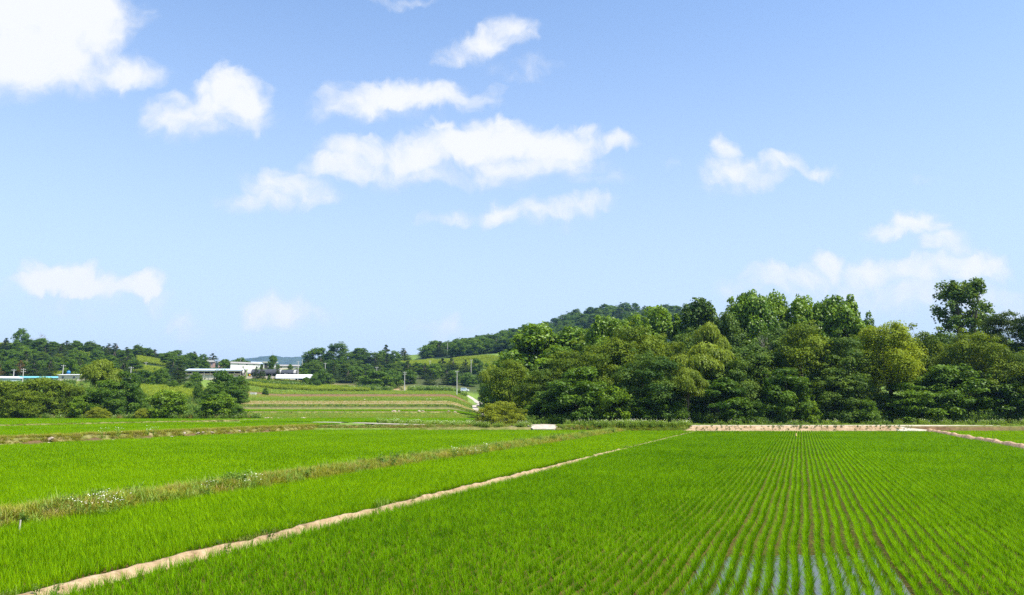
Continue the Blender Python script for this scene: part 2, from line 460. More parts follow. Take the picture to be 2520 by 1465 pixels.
# soil and turf colours of the land (albedo)
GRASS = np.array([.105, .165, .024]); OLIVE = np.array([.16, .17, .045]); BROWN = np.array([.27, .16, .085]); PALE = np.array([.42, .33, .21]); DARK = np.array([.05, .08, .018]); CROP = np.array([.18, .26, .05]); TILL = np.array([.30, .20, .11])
x_, y_, p_ = V[:, 0], V[:, 1], UP.ravel()
n1 = fbm(x_ / 14, y_ / 9, 5)[:, None]; n2 = fbm(x_ / 4, y_ / 3, 8)[:, None]
col = GRASS * (0.8 + 0.6 * n1) * (1 - .5 * sstep(.5, .75, n2)) + OLIVE * .5 * sstep(.5, .75, n2)
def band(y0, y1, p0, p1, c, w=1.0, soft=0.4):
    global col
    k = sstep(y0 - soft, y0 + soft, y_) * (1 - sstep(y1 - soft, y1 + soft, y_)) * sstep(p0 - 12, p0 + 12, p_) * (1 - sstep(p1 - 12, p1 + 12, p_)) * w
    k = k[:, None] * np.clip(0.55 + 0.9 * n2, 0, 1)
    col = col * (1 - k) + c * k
band(204.5, 207.5, 560, 1180, TILL, .8)
band(234, 236.5, 560, 1180, TILL, .7)
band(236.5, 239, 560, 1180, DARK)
band(261, 264.5, 560, 1180, TILL, .9)
band(265, 292, 560, 1170, TILL, .75)
band(318.5, 323, 560, 1170, TILL, 1.1)
band(320, 345, 700, 1120, OLIVE)
band(344.5, 347.6, 600, 1150, BROWN * .6)
band(347, 352, 600, 1150, BROWN * .5, .9)
band(0, 124, -9000, 9000, BROWN * .5)
band(395, 440, 560, 760, TILL, .6, 4)
band(404, 450, 780, 1000, TILL, .8, 4)
band(445, 490, 990, 1170, TILL, .7, 6)
band(285, 345, 250, 560, CROP, .6, 3)
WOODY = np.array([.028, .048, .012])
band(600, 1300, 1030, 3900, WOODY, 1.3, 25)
band(368, 700, -1400, 450, WOODY, 1.2, 10)
band(430, 700, 430, 560, WOODY, .8, 15)
band(440, 512, 745, 1250, WOODY, .9, 8)
band(540, 700, 745, 985, WOODY, 1.2, 10)
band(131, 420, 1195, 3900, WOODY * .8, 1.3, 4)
band(512, 592, 980, 1230, CROP, 1, 4)
band(1300, 40000, -9000, 12000, np.array([.05, .085, .03]), 1, 40)
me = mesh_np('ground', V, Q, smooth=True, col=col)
def ground_mat():
    m, nt, N, L = new_mat('land')
    at = node(N, 'ShaderNodeAttribute', attribute_name='tint')
    g = node(N, 'ShaderNodeNewGeometry')
    no = node(N, 'ShaderNodeTexNoise', i_Scale=1.3, i_Detail=8.0, i_Roughness=0.7); L.new(g.outputs['Position'], no.inputs['Vector'])
    mr = node(N, 'ShaderNodeMapRange'); mr.inputs[1].default_value = .3; mr.inputs[2].default_value = .7; mr.inputs[3].default_value = .55; mr.inputs[4].default_value = 1.45
    L.new(no.outputs['Fac'], mr.inputs[0])
    mx = node(N, 'ShaderNodeMix', data_type='RGBA', blend_type='MULTIPLY'); mx.inputs[0].default_value = 1.0
    L.new(at.outputs['Color'], mx.inputs[6]); L.new(mr.outputs[0], mx.inputs[7])
    pr = node(N, 'ShaderNodeBsdfPrincipled', i_Roughness=0.95); pr.inputs['Specular IOR Level'].default_value = .1
    L.new(mx.outputs[2], pr.inputs['Base Color'])
    bp = node(N, 'ShaderNodeBump', i_Strength=.6, i_Distance=.25); L.new(no.outputs['Fac'], bp.inputs['Height']); L.new(bp.outputs[0], pr.inputs['Normal'])
    o = node(N, 'ShaderNodeOutputMaterial'); L.new(pr.outputs[0], o.inputs['Surface'])
    return m
me.materials.append(ground_mat())
tag(link('ground', me), 'grassy valley floor and hillsides under the fields and woods', 'ground', kind='structure')

# ------------------------------------------------------------------ far blue mountains
def mountain(name, prof, Y, depth, label):
    pts = np.array(prof, float); xs = np.linspace(pts[0, 0], pts[-1, 0], 140)
    py = np.interp(xs, pts[:, 0], pts[:, 1]) + (fbm(xs / 9, xs * 0, 4) - .5) * 3.0
    rows = []
    for k in np.linspace(0, 1, 14):
        y = Y - depth * (1 - k)
        top = zpy(py, Y)
        z = top * (1 - (1 - k) ** 1.4) + (fbm(xs / 12 + 9 * k, xs * 0 + 6 * k, 6) - .5) * 60 * k * (1 - k) * 4
        rows.append(np.stack([(xs - 1260) / FE * Y, xs * 0 + y, z], -1))
    rows.append(np.stack([(xs - 1260) / FE * Y, xs * 0 + Y + depth, xs * 0 - 20], -1))
    V = np.array(rows); a, b = V.shape[:2]
    i = (np.arange(a - 1)[:, None] * b + np.arange(b - 1)[None, :]).ravel()
    me = mesh_np(name, V.reshape(-1, 3), np.stack([i, i + 1, i + b + 1, i + b], -1), smooth=True)
    me.materials.append(rough_mat('far_wood', [(.3, (.02, .035, .015)), (.7, (.05, .075, .03))], scale=.02, bump=1.0, bscale=.03, bdist=12))
    return tag(link(name, me), label, 'mountain', kind='structure')
mountain('mountain', [(440, 925), (500, 905), (585, 884), (625, 880.5), (648, 877), (668, 874.5), (690, 878.5), (712, 880), (735, 878), (752, 882), (790, 893), (850, 908), (930, 930)], 5200, 900, 'wooded blue mountain ridge far behind the farm sheds')

# ================================================================== paddies
def in_frame(x, y, m=480):
    px = 1260 + FE * x / np.maximum(y, 1)
    return (px > -m) & (px < 2520 + m) & (y > 11)

def sheet(name, pts, z, mat, label, cat, kind='structure', thick=0.05):
    m = MB(); n = len(pts)
    m.add([(p[0], p[1], z) for p in pts] + [(p[0], p[1], z - thick) for p in pts], [tuple(range(n)), tuple(range(n, 2*n))[::-1]] + [(i, n+i, n+(i+1) % n, (i+1) % n)[::-1] for i in range(n)])
    return tag(m.build(name, mat), label, cat, kind=kind)

def mud_mat():
    m, nt, N, L = new_mat('paddy_mud')
    g = node(N, 'ShaderNodeNewGeometry')
    no = node(N, 'ShaderNodeTexNoise', i_Scale=2.2, i_Detail=7.0, i_Roughness=.65); L.new(g.outputs['Position'], no.inputs['Vector'])
    rp = ramp(N, [(.3, (.045, .030, .008)), (.55, (.085, .058, .014)), (.8, (.12, .085, .025))]); L.new(no.outputs['Fac'], rp.inputs[0])
    pr = node(N, 'ShaderNodeBsdfPrincipled', i_Roughness=.8); pr.inputs['Specular IOR Level'].default_value = .1
    L.new(rp.outputs[0], pr.inputs['Base Color'])
    bp = node(N, 'ShaderNodeBump', i_Strength=.5, i_Distance=.03); L.new(no.outputs['Fac'], bp.inputs['Height']); L.new(bp.outputs[0], pr.inputs['Normal'])
    o = node(N, 'ShaderNodeOutputMaterial'); L.new(pr.outputs[0], o.inputs['Surface'])
    return m
MUD = mud_mat()
fr = lambda px, py, z: G(px, py, z)[:2]
a0, a1 = L1.at(9, 0), L1.at(YA + .6, 0)
e1, e0 = L5.at(YA + .9, 0), L5.at(22, 0)
sheet('paddy_field', [a0, L5.at(9, 0), e0, e1, a1], -0.02, MUD, 'wet brown mud under the large striped rice paddy', 'paddy')
sheet('paddy_field', [L2.at(9, 0), a0, a1, L2.at(YA + 1, 0)], -0.01, MUD, 'mud under the narrow rice strip between the two dikes', 'paddy')
sheet('paddy_field', [L3.at(30, .3), L3.at(30, -40), L2.at(9, 0), L2.at(YC + .2, 0), L3.at(YC + .2, .3)], 0.04, MUD, 'mud under the broad rice paddy beyond the weedy dike', 'paddy')
sheet('paddy_field', [L5.at(22, 0), L5.at(22, -60), (100, 126), L5.at(YA + 3, -.5)], -0.02, MUD, 'mud under the far right corner rice paddy', 'paddy')

def water_mat():
    m, nt, N, L = new_mat('paddy_water')
    g = node(N, 'ShaderNodeNewGeometry')
    no = node(N, 'ShaderNodeTexNoise', i_Scale=5.0, i_Detail=3.0); L.new(g.outputs['Position'], no.inputs['Vector'])
    pr = node(N, 'ShaderNodeBsdfPrincipled', i_Roughness=.03); pr.inputs['Base Color'].default_value = (.055, .04, .016, 1)
    pr.inputs['IOR'].default_value = 1.45; pr.inputs['Specular IOR Level'].default_value = .9
    bp = node(N, 'ShaderNodeBump', i_Strength=.05, i_Distance=.03); L.new(no.outputs['Fac'], bp.inputs['Height']); L.new(bp.outputs[0], pr.inputs['Normal'])
    o = node(N, 'ShaderNodeOutputMaterial'); L.new(pr.outputs[0], o.inputs['Surface'])
    return m
wp = []
for px, py in [(1640, 1500), (1700, 1430), (1720, 1378), (1745, 1352), (1800, 1372), (1850, 1362), (1900, 1368), (1950, 1362), (1990, 1368), (2040, 1358), (2090, 1368), (2130, 1340), (2160, 1345), (2180, 1385), (2210, 1415), (2240, 1460), (2290, 1520), (2300, 1600), (1600, 1600)]:
    wp.append(fr(px, py, 0.0))
sheet('water', wp, -0.006, water_mat(), 'shallow water standing between the nearest rice rows', 'water', thick=.004)

# ------------------------------------------------------------------ stuff: clumps set out on points by geometry nodes
def stuff_nodes(variants):
    ng = bpy.data.node_groups.new('set_out_clumps', 'GeometryNodeTree')
    ng.interface.new_socket('Geometry', in_out='INPUT', socket_type='NodeSocketGeometry')
    ng.interface.new_socket('Geometry', in_out='OUTPUT', socket_type='NodeSocketGeometry')
    N, L = ng.nodes, ng.links
    gi, go = N.new('NodeGroupInput'), N.new('NodeGroupOutput')
    jn = N.new('GeometryNodeJoinGeometry')
    for v in reversed(variants):
        oi = N.new('GeometryNodeObjectInfo'); oi.inputs['Object'].default_value = v; oi.inputs['As Instance'].default_value = False
        gx = N.new('GeometryNodeGeometryToInstance'); L.new(oi.outputs['Geometry'], gx.inputs[0]); L.new(gx.outputs[0], jn.inputs[0])
    ip = N.new('GeometryNodeInstanceOnPoints'); ip.inputs['Pick Instance'].default_value = True
    L.new(gi.outputs[0], ip.inputs['Points']); L.new(jn.outputs[0], ip.inputs['Instance'])
    def attr(nm, t):
        a = N.new('GeometryNodeInputNamedAttribute'); a.data_type = t; a.inputs[0].default_value = nm; return a.outputs[0]
    cx = N.new('ShaderNodeCombineXYZ'); L.new(attr('turn', 'FLOAT'), cx.inputs[2])
    er = N.new('FunctionNodeEulerToRotation'); L.new(cx.outputs[0], er.inputs[0])
    L.new(er.outputs[0], ip.inputs['Rotation'])
    L.new(attr('size', 'FLOAT_VECTOR'), ip.inputs['Scale'])
    L.new(attr('pick', 'INT'), ip.inputs['Instance Index'])
    L.new(ip.outputs[0], go.inputs[0])
    return ng
_groups = {}
def stuff(name, pts, turn, size, variants, label, cat, sz=None):
    """One object: every clump of a kind that nobody could count."""
    pts = np.asarray(pts, np.float32); n = len(pts)
    me = bpy.data.meshes.new(name); me.vertices.add(n); me.vertices.foreach_set('co', pts.ravel())
    a = me.attributes.new('turn', 'FLOAT', 'POINT'); a.data.foreach_set('value', np.asarray(turn, np.float32))
    s3 = np.stack([size, size, size if sz is None else sz], -1).astype(np.float32)
    a = me.attributes.new('size', 'FLOAT_VECTOR', 'POINT'); a.data.foreach_set('vector', s3.ravel())
    a = me.attributes.new('pick', 'INT', 'POINT'); a.data.foreach_set('value', rng.integers(0, len(variants), n).astype(np.int32))
    o = link(name, me)
    key = tuple(v.name for v in variants)
    if key not in _groups: _groups[key] = stuff_nodes(variants)
    md = o.modifiers.new('clumps', 'NODES'); md.node_group = _groups[key]
    return tag(o, label, cat, kind='stuff')

def source(name, me):                          # a clump kept out of the scene, only set out by stuff()
    return bpy.data.objects.new(name, me)

def blades(base, yaw, lean, h, w, curve, tone, segs=3):
    """Arching grass blades, vectorised: base n x 3."""
    n = len(base)
    dx, dy = np.cos(yaw), np.sin(yaw)
    V = np.zeros((n, (segs + 1) * 2, 3)); T = np.zeros((n, (segs + 1) * 2))
    for s in range(segs + 1):
        k = s / segs
        out = h * (lean * k + curve * k * k)
        up = h * k * (1 - 0.42 * curve * k * (1 + lean))
        ww = w * (1 - k ** 1.6) * 0.5 + w * .03
        c = base + np.stack([dx * out, dy * out, up], -1)
        off = np.stack([-dy * ww, dx * ww, np.zeros(n)], -1)
        V[:, s*2] = c - off; V[:, s*2+1] = c + off
        T[:, s*2] = T[:, s*2+1] = tone + .18 * (k - .5)
    b = (np.arange(n) * (segs + 1) * 2)[:, None]
    Q = np.concatenate([b + np.array([[s*2, s*2+1, s*2+3, s*2+2]]) for s in range(segs)], 0)
    return V.reshape(-1, 3), Q, T.ravel()

def join(parts):
    Vs, Qs, Ts, o = [], [], [], 0
    for v, q, t in parts:
        Vs.append(v); Qs.append(q + o); Ts.append(t); o += len(v)
    return np.concatenate(Vs), np.concatenate(Qs), np.concatenate(Ts)

RICE = leaf_mat('rice', (.046, .145, .0005), (.185, .365, .001), trans=.42, rough=.7, spec=.05, vary=.35, scale=.12)
RICE_PALE = leaf_mat('rice_pale', (.075, .195, .0005), (.25, .43, .001), trans=.44, rough=.7, spec=.05, vary=.32, scale=.07)

def rice_segment(seed, nhill, rows, mat, nb=24, hmean=.33, wid=.012):
    r = np.random.default_rng(seed)
    parts = []
    for i in range(rows):
        for k in range(nhill):
            c = np.array([(i - (rows - 1) / 2) * .30 + r.normal(0, .018), (k + .5) * .15 - nhill * .075 + r.normal(0, .018), -.02])
            n = nb + int(r.integers(-5, 6)); s = r.uniform(.72, 1.2)
            yaw = r.uniform(0, 2*np.pi, n); rad = r.uniform(0, .03, n)
            base = c + np.stack([np.cos(yaw) * rad, np.sin(yaw) * rad, 0 * rad], -1)
            parts.append(blades(base, yaw + r.normal(0, .4, n), r.uniform(.05, .42, n), s * r.uniform(.6, 1.12, n) * hmean, r.uniform(.75, 1.25, n) * wid, r.uniform(.05, .5, n), r.uniform(.05, .95, n) + r.normal(0, .12)))
    V, Q, T = join(parts)
    return mesh_np('rice_clump', V, Q, [mat], tone=T)

rice_a = [source('rice_clump', rice_segment(20 + i, 4, 1, RICE)) for i in range(7)]
rice_b = [source('rice_clump', rice_segment(40 + i, 6, 2, RICE, nb=16, wid=.018)) for i in range(4)]
rice_c = [source('rice_clump', rice_segment(60 + i, 4, 1, RICE_PALE, nb=25)) for i in range(5)]
rice_d = [source('rice_clump', rice_segment(80 + i, 7, 4, RICE_PALE, nb=12, wid=.024)) for i in range(4)]

TH = math.atan2(L1.d[0], L1.d[1])              # heading of the rows
RD = np.array([math.sin(TH), math.cos(TH)]); RN = np.array([-RD[1], RD[0]])
def rice_rows(seed, t0, t1, s0, s1, step, pitch, keep, wob=.05):
    """Points along wavering planted rows; t across the rows, s along them."""
    r = np.random.default_rng(seed)
    out = []
    for t in np.arange(t0, t1, pitch):
        s = np.arange(s0, s1, step)
        jump = r.normal(0, .012)
        w = (fbm(s / 5.0, s * 0 + 1, 11, 3) - .5) * wob * 3.2 + (fbm(s / 1.7, s * 0 + t * .15, 12, 2) - .5) * wob * .9 + jump
        p = RD[None] * s[:, None] + RN[None] * (t + w)[:, None]
        out.append(np.column_stack([p, np.arctan2(np.gradient(w, step), 1.0)]))
    A = np.concatenate(out)
    k = keep(A[:, 0], A[:, 1]) & in_frame(A[:, 0], A[:, 1])
    return A[k]
def plant(name, A, z, variants, label, s=1.0):
    n = len(A)
    pts = np.column_stack([A[:, 0], A[:, 1], np.full(n, z)])
    flip = rng.integers(0, 2, n) * math.pi
    patch = .93 + .16 * fbm(A[:, 0] / 6, A[:, 1] / 6, 31)
    return stuff(name, pts, -TH + A[:, 2] + flip, s * np.ones(n), variants, label, 'rice', sz=s * patch * rng.uniform(.93, 1.07, n))

keepA = lambda x, y: (L1.t(x, y) < -.40) & (y < YA - .1) & (L5.t(x, y) > .38)
near = rice_rows(1, -60, 30, 5, 75, .6, .30, lambda x, y: keepA(x, y) & (y < 58))
farr = rice_rows(2, -60.15, 30, 40, 160, .9, .60, lambda x, y: keepA(x, y) & (y >= 58), wob=.035)
plant('rice_plants', near, 0, rice_a, 'green rice planted in long rows over the nearest wet paddy')
plant('rice_plants', farr, 0, rice_b, 'green rice rows filling the far half of the large paddy')
keepB = lambda x, y: (L1.t(x, y) > .38) & (L2.t(x, y) < -1.2) & (y < YA + .2)
plant('rice_plants', rice_rows(3, -30, 60, 5, 75, .6, .28, lambda x, y: keepB(x, y) & (y < 60)), 0.03, rice_c, 'thick rice in the narrow strip beside the bare earth dike')
plant('rice_plants', rice_rows(4, -30, 60, 30, 160, 1.0, 1.12, lambda x, y: keepB(x, y) & (y >= 60)), 0.03, rice_d, 'thick rice at the far end of the narrow strip')
keepC = lambda x, y: (L2.t(x, y) > .75) & (L3.t(x, y) < -.15) & (y < YC - .25)
plant('rice_plants', rice_rows(5, -10, 90, 5, 90, .6, .28, lambda x, y: keepC(x, y) & (y < 48)), 0.08, rice_c, 'bright rice in the near part of the broad paddy beyond the weedy dike')
plant('rice_plants', rice_rows(6, -10, 110, 20, 180, 1.0, 1.12, lambda x, y: keepC(x, y) & (y >= 48)), 0.08, rice_d, 'bright rice over the far part of the broad paddy beyond the weedy dike')
keepE = lambda x, y: (L5.t(x, y) < -.7) & (y < YA + 3.2)
plant('rice_plants', rice_rows(7, -110, -10, 20, 180, 1.0, 1.12, keepE), -0.01, rice_d, 'rice in the small paddy at the far right corner')
# ================================================================== dikes, banks and roads
EARTH = rough_mat('dry_earth', [(.25, (.12, .075, .035)), (.45, (.30, .205, .11)), (.72, (.47, .355, .22))], scale=3.2, bump=1.0, bscale=11, bdist=.10)
BANK = rough_mat('sandy_bank', [(.2, (.15, .092, .048)), (.42, (.30, .205, .115)), (.7, (.43, .32, .20))], scale=1.1, bump=1.0, bscale=3.5, bdist=.15)
TURFB = rough_mat('weedy_soil', [(.3, (.08, .10, .022)), (.5, (.15, .15, .04)), (.72, (.24, .20, .085))], scale=.9, bump=.8, bscale=6, bdist=.1)
PALEROAD = rough_mat('pale_concrete', [(.3, (.30, .26, .20)), (.7, (.46, .41, .34))], scale=1.4, bump=.25, bscale=12, bdist=.02)

def dike(name, line, Y0, Y1, prof, z0, mat, label, step=.25, amp=.04, wav=.05, seed=1, parent=None, cat='dike'):
    """A ridge along a line; prof is a list of (offset, height)."""
    n = int((Y1 - Y0) / step)
    Ys = np.linspace(Y0, Y1, n)
    prof = np.array(prof, float); k = len(prof)
    V = np.zeros((n, k, 3))
    w = (fbm(Ys / 3.1, Ys * 0, seed, 4) - .5) * wav * 4
    hh = 1 + (fbm(Ys / 1.3, Ys * 0, seed + 3, 4) - .5) * .7
    for j in range(k):
        c = np.array([line.at(y, 0) for y in Ys])
        e = (fbm(Ys / .45, Ys * 0 + j * 3.7, seed + 5, 3) - .5) * amp * 2.2
        V[:, j, :2] = c + line.n[None] * (prof[j, 0] + w + e)[:, None]
        edge = 0 if j in (0, k - 1) else 1
        V[:, j, 2] = z0 + prof[j, 1] * (hh if edge else 1) + edge * (fbm(Ys / .5, Ys * 0 + j * 7.1, seed + 9, 3) - .5) * amp * 1.6
    i = (np.arange(n - 1)[:, None] * k + np.arange(k - 1)[None]).ravel()
    me = mesh_np(name, V.reshape(-1, 3), np.stack([i, i + k, i + k + 1, i + 1], -1), [mat], smooth=False)
    o = link(name, me, parent)
    return tag(o, label, cat, kind='structure'), V

dike('earth_dike', L1, 7, YA + .5, [(.30, -.06), (.19, .06), (.11, .14), (.04, .175), (-.04, .17), (-.11, .13), (-.18, .05), (-.30, -.06)], 0.0, EARTH, 'narrow bare earth dike running diagonally between the rice paddies', step=.10, amp=.06, wav=.04, seed=3)
dike('weedy_dike', L2, 9, YA + .5, [(.9, -.05), (.5, .18), (.2, .30), (-.2, .30), (-.6, .18), (-1.0, .07), (-1.4, -.05)], 0.03, TURFB, 'overgrown dike between the broad paddy and the narrow strip', step=.5, amp=.08, wav=.1, seed=8)
dike('earth_dike', L5, 25, YA + 3.4, [(.62, -.06), (.50, .02), (.34, .05), (.22, .12), (.10, .40), (-.2, .46), (-.45, .36), (-.8, -.05)], 0.0, rough_mat('brown_earth', [(.25, (.20, .12, .065)), (.5, (.38, .25, .15)), (.75, (.52, .37, .24))], scale=2.0, bump=.9, bscale=8, bdist=.06), 'brown earth dike beside the small paddy at the far right', seed=13)
dike('grassy_bank', L3, 26, YC + 3, [(-.25, -.1), (.05, .12), (.35, .42), (.62, .70), (1.0, .80), (1.9, .77), (2.4, .70), (2.8, .60)], 0.06, TURFB, 'grassy bank stepping up from the broad paddy to the left fields', step=.4, amp=.1, wav=.08, seed=21, cat='bank')
dike('weedy_dike', L4, 60, 176, [(-.9, -.3), (-.4, .1), (0, .32), (.5, .34), (1.1, .1)], .86, TURFB, 'low grassy dike dividing the two upper left paddies', step=.6, amp=.06, wav=.1, seed=25)

def strip(name, pts, width, mat, label, cat='road', thick=.12, kind='structure'):
    """A road along world points (x, y, z), resampled and given thickness."""
    P0 = np.array(pts, float)
    d = np.concatenate([[0], np.cumsum(np.linalg.norm(np.diff(P0[:, :2], axis=0), axis=1))])
    s = np.arange(0, d[-1], 1.5)
    C = np.stack([np.interp(s, d, P0[:, i]) for i in range(3)], -1)
    kk = 5
    for i in range(3):
        pad = np.concatenate([np.full(kk, C[0, i]), C[:, i], np.full(kk, C[-1, i])])
        C[:, i] = np.convolve(pad, np.ones(2 * kk + 1) / (2 * kk + 1), 'valid')
    t = np.gradient(C[:, :2], axis=0); t /= np.linalg.norm(t, axis=1)[:, None]
    nrm = np.stack([-t[:, 1], t[:, 0]], -1)
    wv = width / 2 + (fbm(s / 4, s * 0, 51, 3) - .5) * .3
    rows = []
    for off, dz in ((-1.0, -thick), (-1.0, 0), (-.5, .02), (0, .03), (.5, .02), (1.0, 0), (1.0, -thick)):
        xy = C[:, :2] + nrm * (off * wv)[:, None]
        rows.append(np.column_stack([xy, C[:, 2] + dz]))
    V = np.stack(rows, 1); k = V.shape[1]; n = len(s)
    i = (np.arange(n - 1)[:, None] * k + np.arange(k - 1)[None]).ravel()
    me = mesh_np(name, V.reshape(-1, 3), np.stack([i, i + 1, i + k + 1, i + k], -1), [mat])
    return tag(link(name, me), label, cat, kind=kind)

def col_at(px, Y, z): return np.array([(px - 1260.0) / FE * Y, Y, z])
# bank along the head of the big paddies: foot and crest as px / Y / z
def bank(name, foot, crest, mat, label, seed, back=1.2):
    f, c = np.array(foot), np.array(crest)
    n = max(12, int(np.linalg.norm(f[-1] - f[0]) / .35))
    u = np.linspace(0, 1, n); ku = np.linspace(0, 1, len(f))
    A = np.stack([np.interp(u, ku, f[:, i]) for i in range(3)], -1); B = np.stack([np.interp(u, ku, c[:, i]) for i in range(3)], -1)
    s = A[:, 0]
    rows = []
    for k, (q, dz) in enumerate([(-.06, -.1), (0, 0), (.16, .2), (.36, .45), (.6, .72), (.86, .95), (1, 1), (1.25, 1.0), (1.25 + back, .97)]):
        p = A * (1 - q) + B * q
        p[:, 2] = A[:, 2] + (B[:, 2] - A[:, 2]) * dz - (.1 if k == 0 else 0)
        if 1 < k < 7:
            p[:, 1] += (fbm(s / 1.1, s * 0 + k * 2.3, seed, 4) - .5) * .42
            p[:, 2] += (fbm(s / .8, s * 0 + k * 5.3, seed + 4, 4) - .5) * .16
        rows.append(p)
    V = np.stack(rows, 1); k = V.shape[1]
    i = (np.arange(n - 1)[:, None] * k + np.arange(k - 1)[None]).ravel()
    me = mesh_np(name, V.reshape(-1, 3), np.stack([i, i + 1, i + k + 1, i + k], -1), [mat])
    return tag(link(name, me), label, 'bank', kind='structure')
bank('earth_bank', [col_at(1680, YA, 0), col_at(1950, YA, 0), col_at(2235, YA, 0)], [col_at(1676, YA + 1.1, .93), col_at(1950, YA + 1.1, .93), col_at(2200, YA + 1.1, .93)], BANK, 'bare sandy bank below the farm road, at the head of the large paddy', 61)
bank('weedy_bank', [col_at(1368, YC, .05), col_at(1450, 124.4, .03), col_at(1684, YA, 0)], [col_at(1368, YC + .8, .72), col_at(1450, 125.4, .86), col_at(1680, YA + 1.1, .93)], TURFB, 'weedy part of the bank beside the bare sandy stretch', 63)
bank('weedy_bank', [col_at(700, YC + 3.5, .08), col_at(860, YC + .6, .08), col_at(1080, YC, .08), col_at(1306, YC, .06)], [col_at(700, YC + 7, .86), col_at(860, YC + 5, .80), col_at(1080, YC + 2.2, .70), col_at(1306, YC + .8, .66)], TURFB, 'weedy bank under the left farm track at the head of the broad paddy', 65)
bank('weedy_bank', [col_at(2316, YA + 3.4, 0), col_at(2420, YA + 4, 0), col_at(2800, YA + 5, 0)], [col_at(2300, YA + 4.2, .86), col_at(2420, YA + 5.2, .80), col_at(2800, YA + 6.2, .74)], rough_mat('brown_turf', [(.3, (.10, .10, .035)), (.5, (.22, .15, .075)), (.72, (.34, .23, .13))], scale=1.0, bump=.8, bscale=5, bdist=.1), 'brown grassy bank at the head of the far right paddy', 67)
# ramp down to the paddy
rp_ = MB()
t0, t1, b0, b1 = col_at(2180, YA + 1.25, .955), col_at(2330, YA + 2.6, .955), col_at(2215, YA - .2, .0), col_at(2268, YA - .2, .0)
rp_.add([t0, t1, b1, b0] + [q - np.array([0, 0, .5]) for q in (t0, t1, b1, b0)], [(0, 3, 2, 1), (3, 7, 6, 2), (0, 4, 7, 3), (1, 2, 6, 5), (4, 5, 6, 7)])
tag(rp_.build('road_ramp', PALEROAD), 'pale earth ramp from the farm road down to the large paddy', 'road', kind='structure')
cb = MB(); q0, q1 = col_at(2266, YA + .9, .0), col_at(2312, YA + 1.6, 0)
cb.add([q0, q1, q1 + [0, .35, 0], q0 + [0, .35, 0], q0 + [0, 0, .34], q1 + [0, 0, .34], q1 + [0, .35, .34], q0 + [0, .35, .34]], [(0, 1, 5, 4), (1, 2, 6, 5), (2, 3, 7, 6), (3, 0, 4, 7), (4, 5, 6, 7)])
tag(cb.build('retaining_wall', PALEROAD), 'short pale concrete retaining wall at the foot of the road ramp', 'wall', kind='structure')
# the farm road along the wood
strip('road', [col_at(1362, 128.2, .90), col_at(1400, 127.6, .91), col_at(1450, 127.2, .92), col_at(1690, 125.4, .955), col_at(2000, 125.4, .955), col_at(2300, 127.2, .94), col_at(2520, 129.2, .88), col_at(2900, 131, .84)], 2.9, PALEROAD, 'pale farm road along the foot of the dark wood')
ap = MB(); tp = [col_at(1312, YC + .1, .42), col_at(1362, YC + .1, .42), col_at(1384, YC + 1.8, .97), col_at(1350, YC + 6, 1.0), col_at(1292, YC + 10, 1.02), col_at(1296, YC + 2.6, .92)]
ap.add(tp + [q - np.array([0, 0, .6]) for q in tp], [(0, 1, 2, 5), (5, 2, 3, 4)] + [(i, 6 + i, 6 + (i + 1) % 6, (i + 1) % 6) for i in range(6)])
tag(ap.build('road_apron', PALEROAD), 'bright concrete apron where the tracks meet by the round bush', 'road', kind='structure')
strip('road', [col_at(1330, YC + 4, .83), col_at(1310, 142, .96), col_at(1262, 168, 1.0)] + [HP(p, y) + np.array([0, 0, .12]) for p, y in [(1232, 190), (1190, 207), (1174, 222), (1178, 242), (1188, 258), (1180, 282), (1166, 305), (1160, 322), (1176, 345), (1186, 360), (1172, 385), (1150, 410), (1120, 425)]], 3.0, PALEROAD, 'pale farm track winding uphill along the left edge of the wood')
strip('road', [col_at(1330, YC + 3, .77), col_at(1200, 128.4, .74), col_at(1080, 134, .80), col_at(960, 141, .87), col_at(860, 148, .93)], 2.2, PALEROAD, 'thin concrete track behind the broad paddy')
strip('road', [col_at(870, 147.5, .925), col_at(640, 162, .98), col_at(450, 172, 1.04), col_at(250, 180, 1.06), col_at(60, 187, 1.1), col_at(-200, 195, 1.1)], 1.7, PALEROAD, 'narrow earth track in front of the left thicket')

# upper left paddies and the strip behind the track
sheet('paddy_field', [L3.at(58, 1.8), L3.at(YC + 4, 1.8), col_at(840, 138, 0)[:2], L4.at(150, -.8), L4.at(62, -.8)], ZD - .02, MUD, 'mud under the first paddy above the grassy bank', 'paddy')
sheet('paddy_field', [L4.at(62, .9), L4.at(166, .9), col_at(250, 176, 0)[:2], col_at(-200, 186, 0)[:2], (-110, 66)], ZD2 - .04, MUD, 'mud under the uppermost left paddy before the thicket', 'paddy')
keepD = lambda x, y: (L3.t(x, y) > 2.0) & (L4.t(x, y) < -1.0) & (y < 137 + (840 - (1260 + FE * x / y)) * .02) & (y < 152)
plant('rice_plants', rice_rows(11, -10, 150, 40, 230, 1.0, 1.12, keepD), ZD, rice_d, 'bright rice on the first paddy above the grassy bank')
keepD2 = lambda x, y: (L4.t(x, y) > 1.3) & (y < 171 - (1260 + FE * x / y - 450) * -.0 + np.clip(450 - (1260 + FE * x / y), 0, 700) * .018)
plant('rice_plants', rice_rows(12, -10, 200, 40, 260, 1.0, 1.12, keepD2), ZD2, rice_d, 'bright rice on the uppermost left paddy')

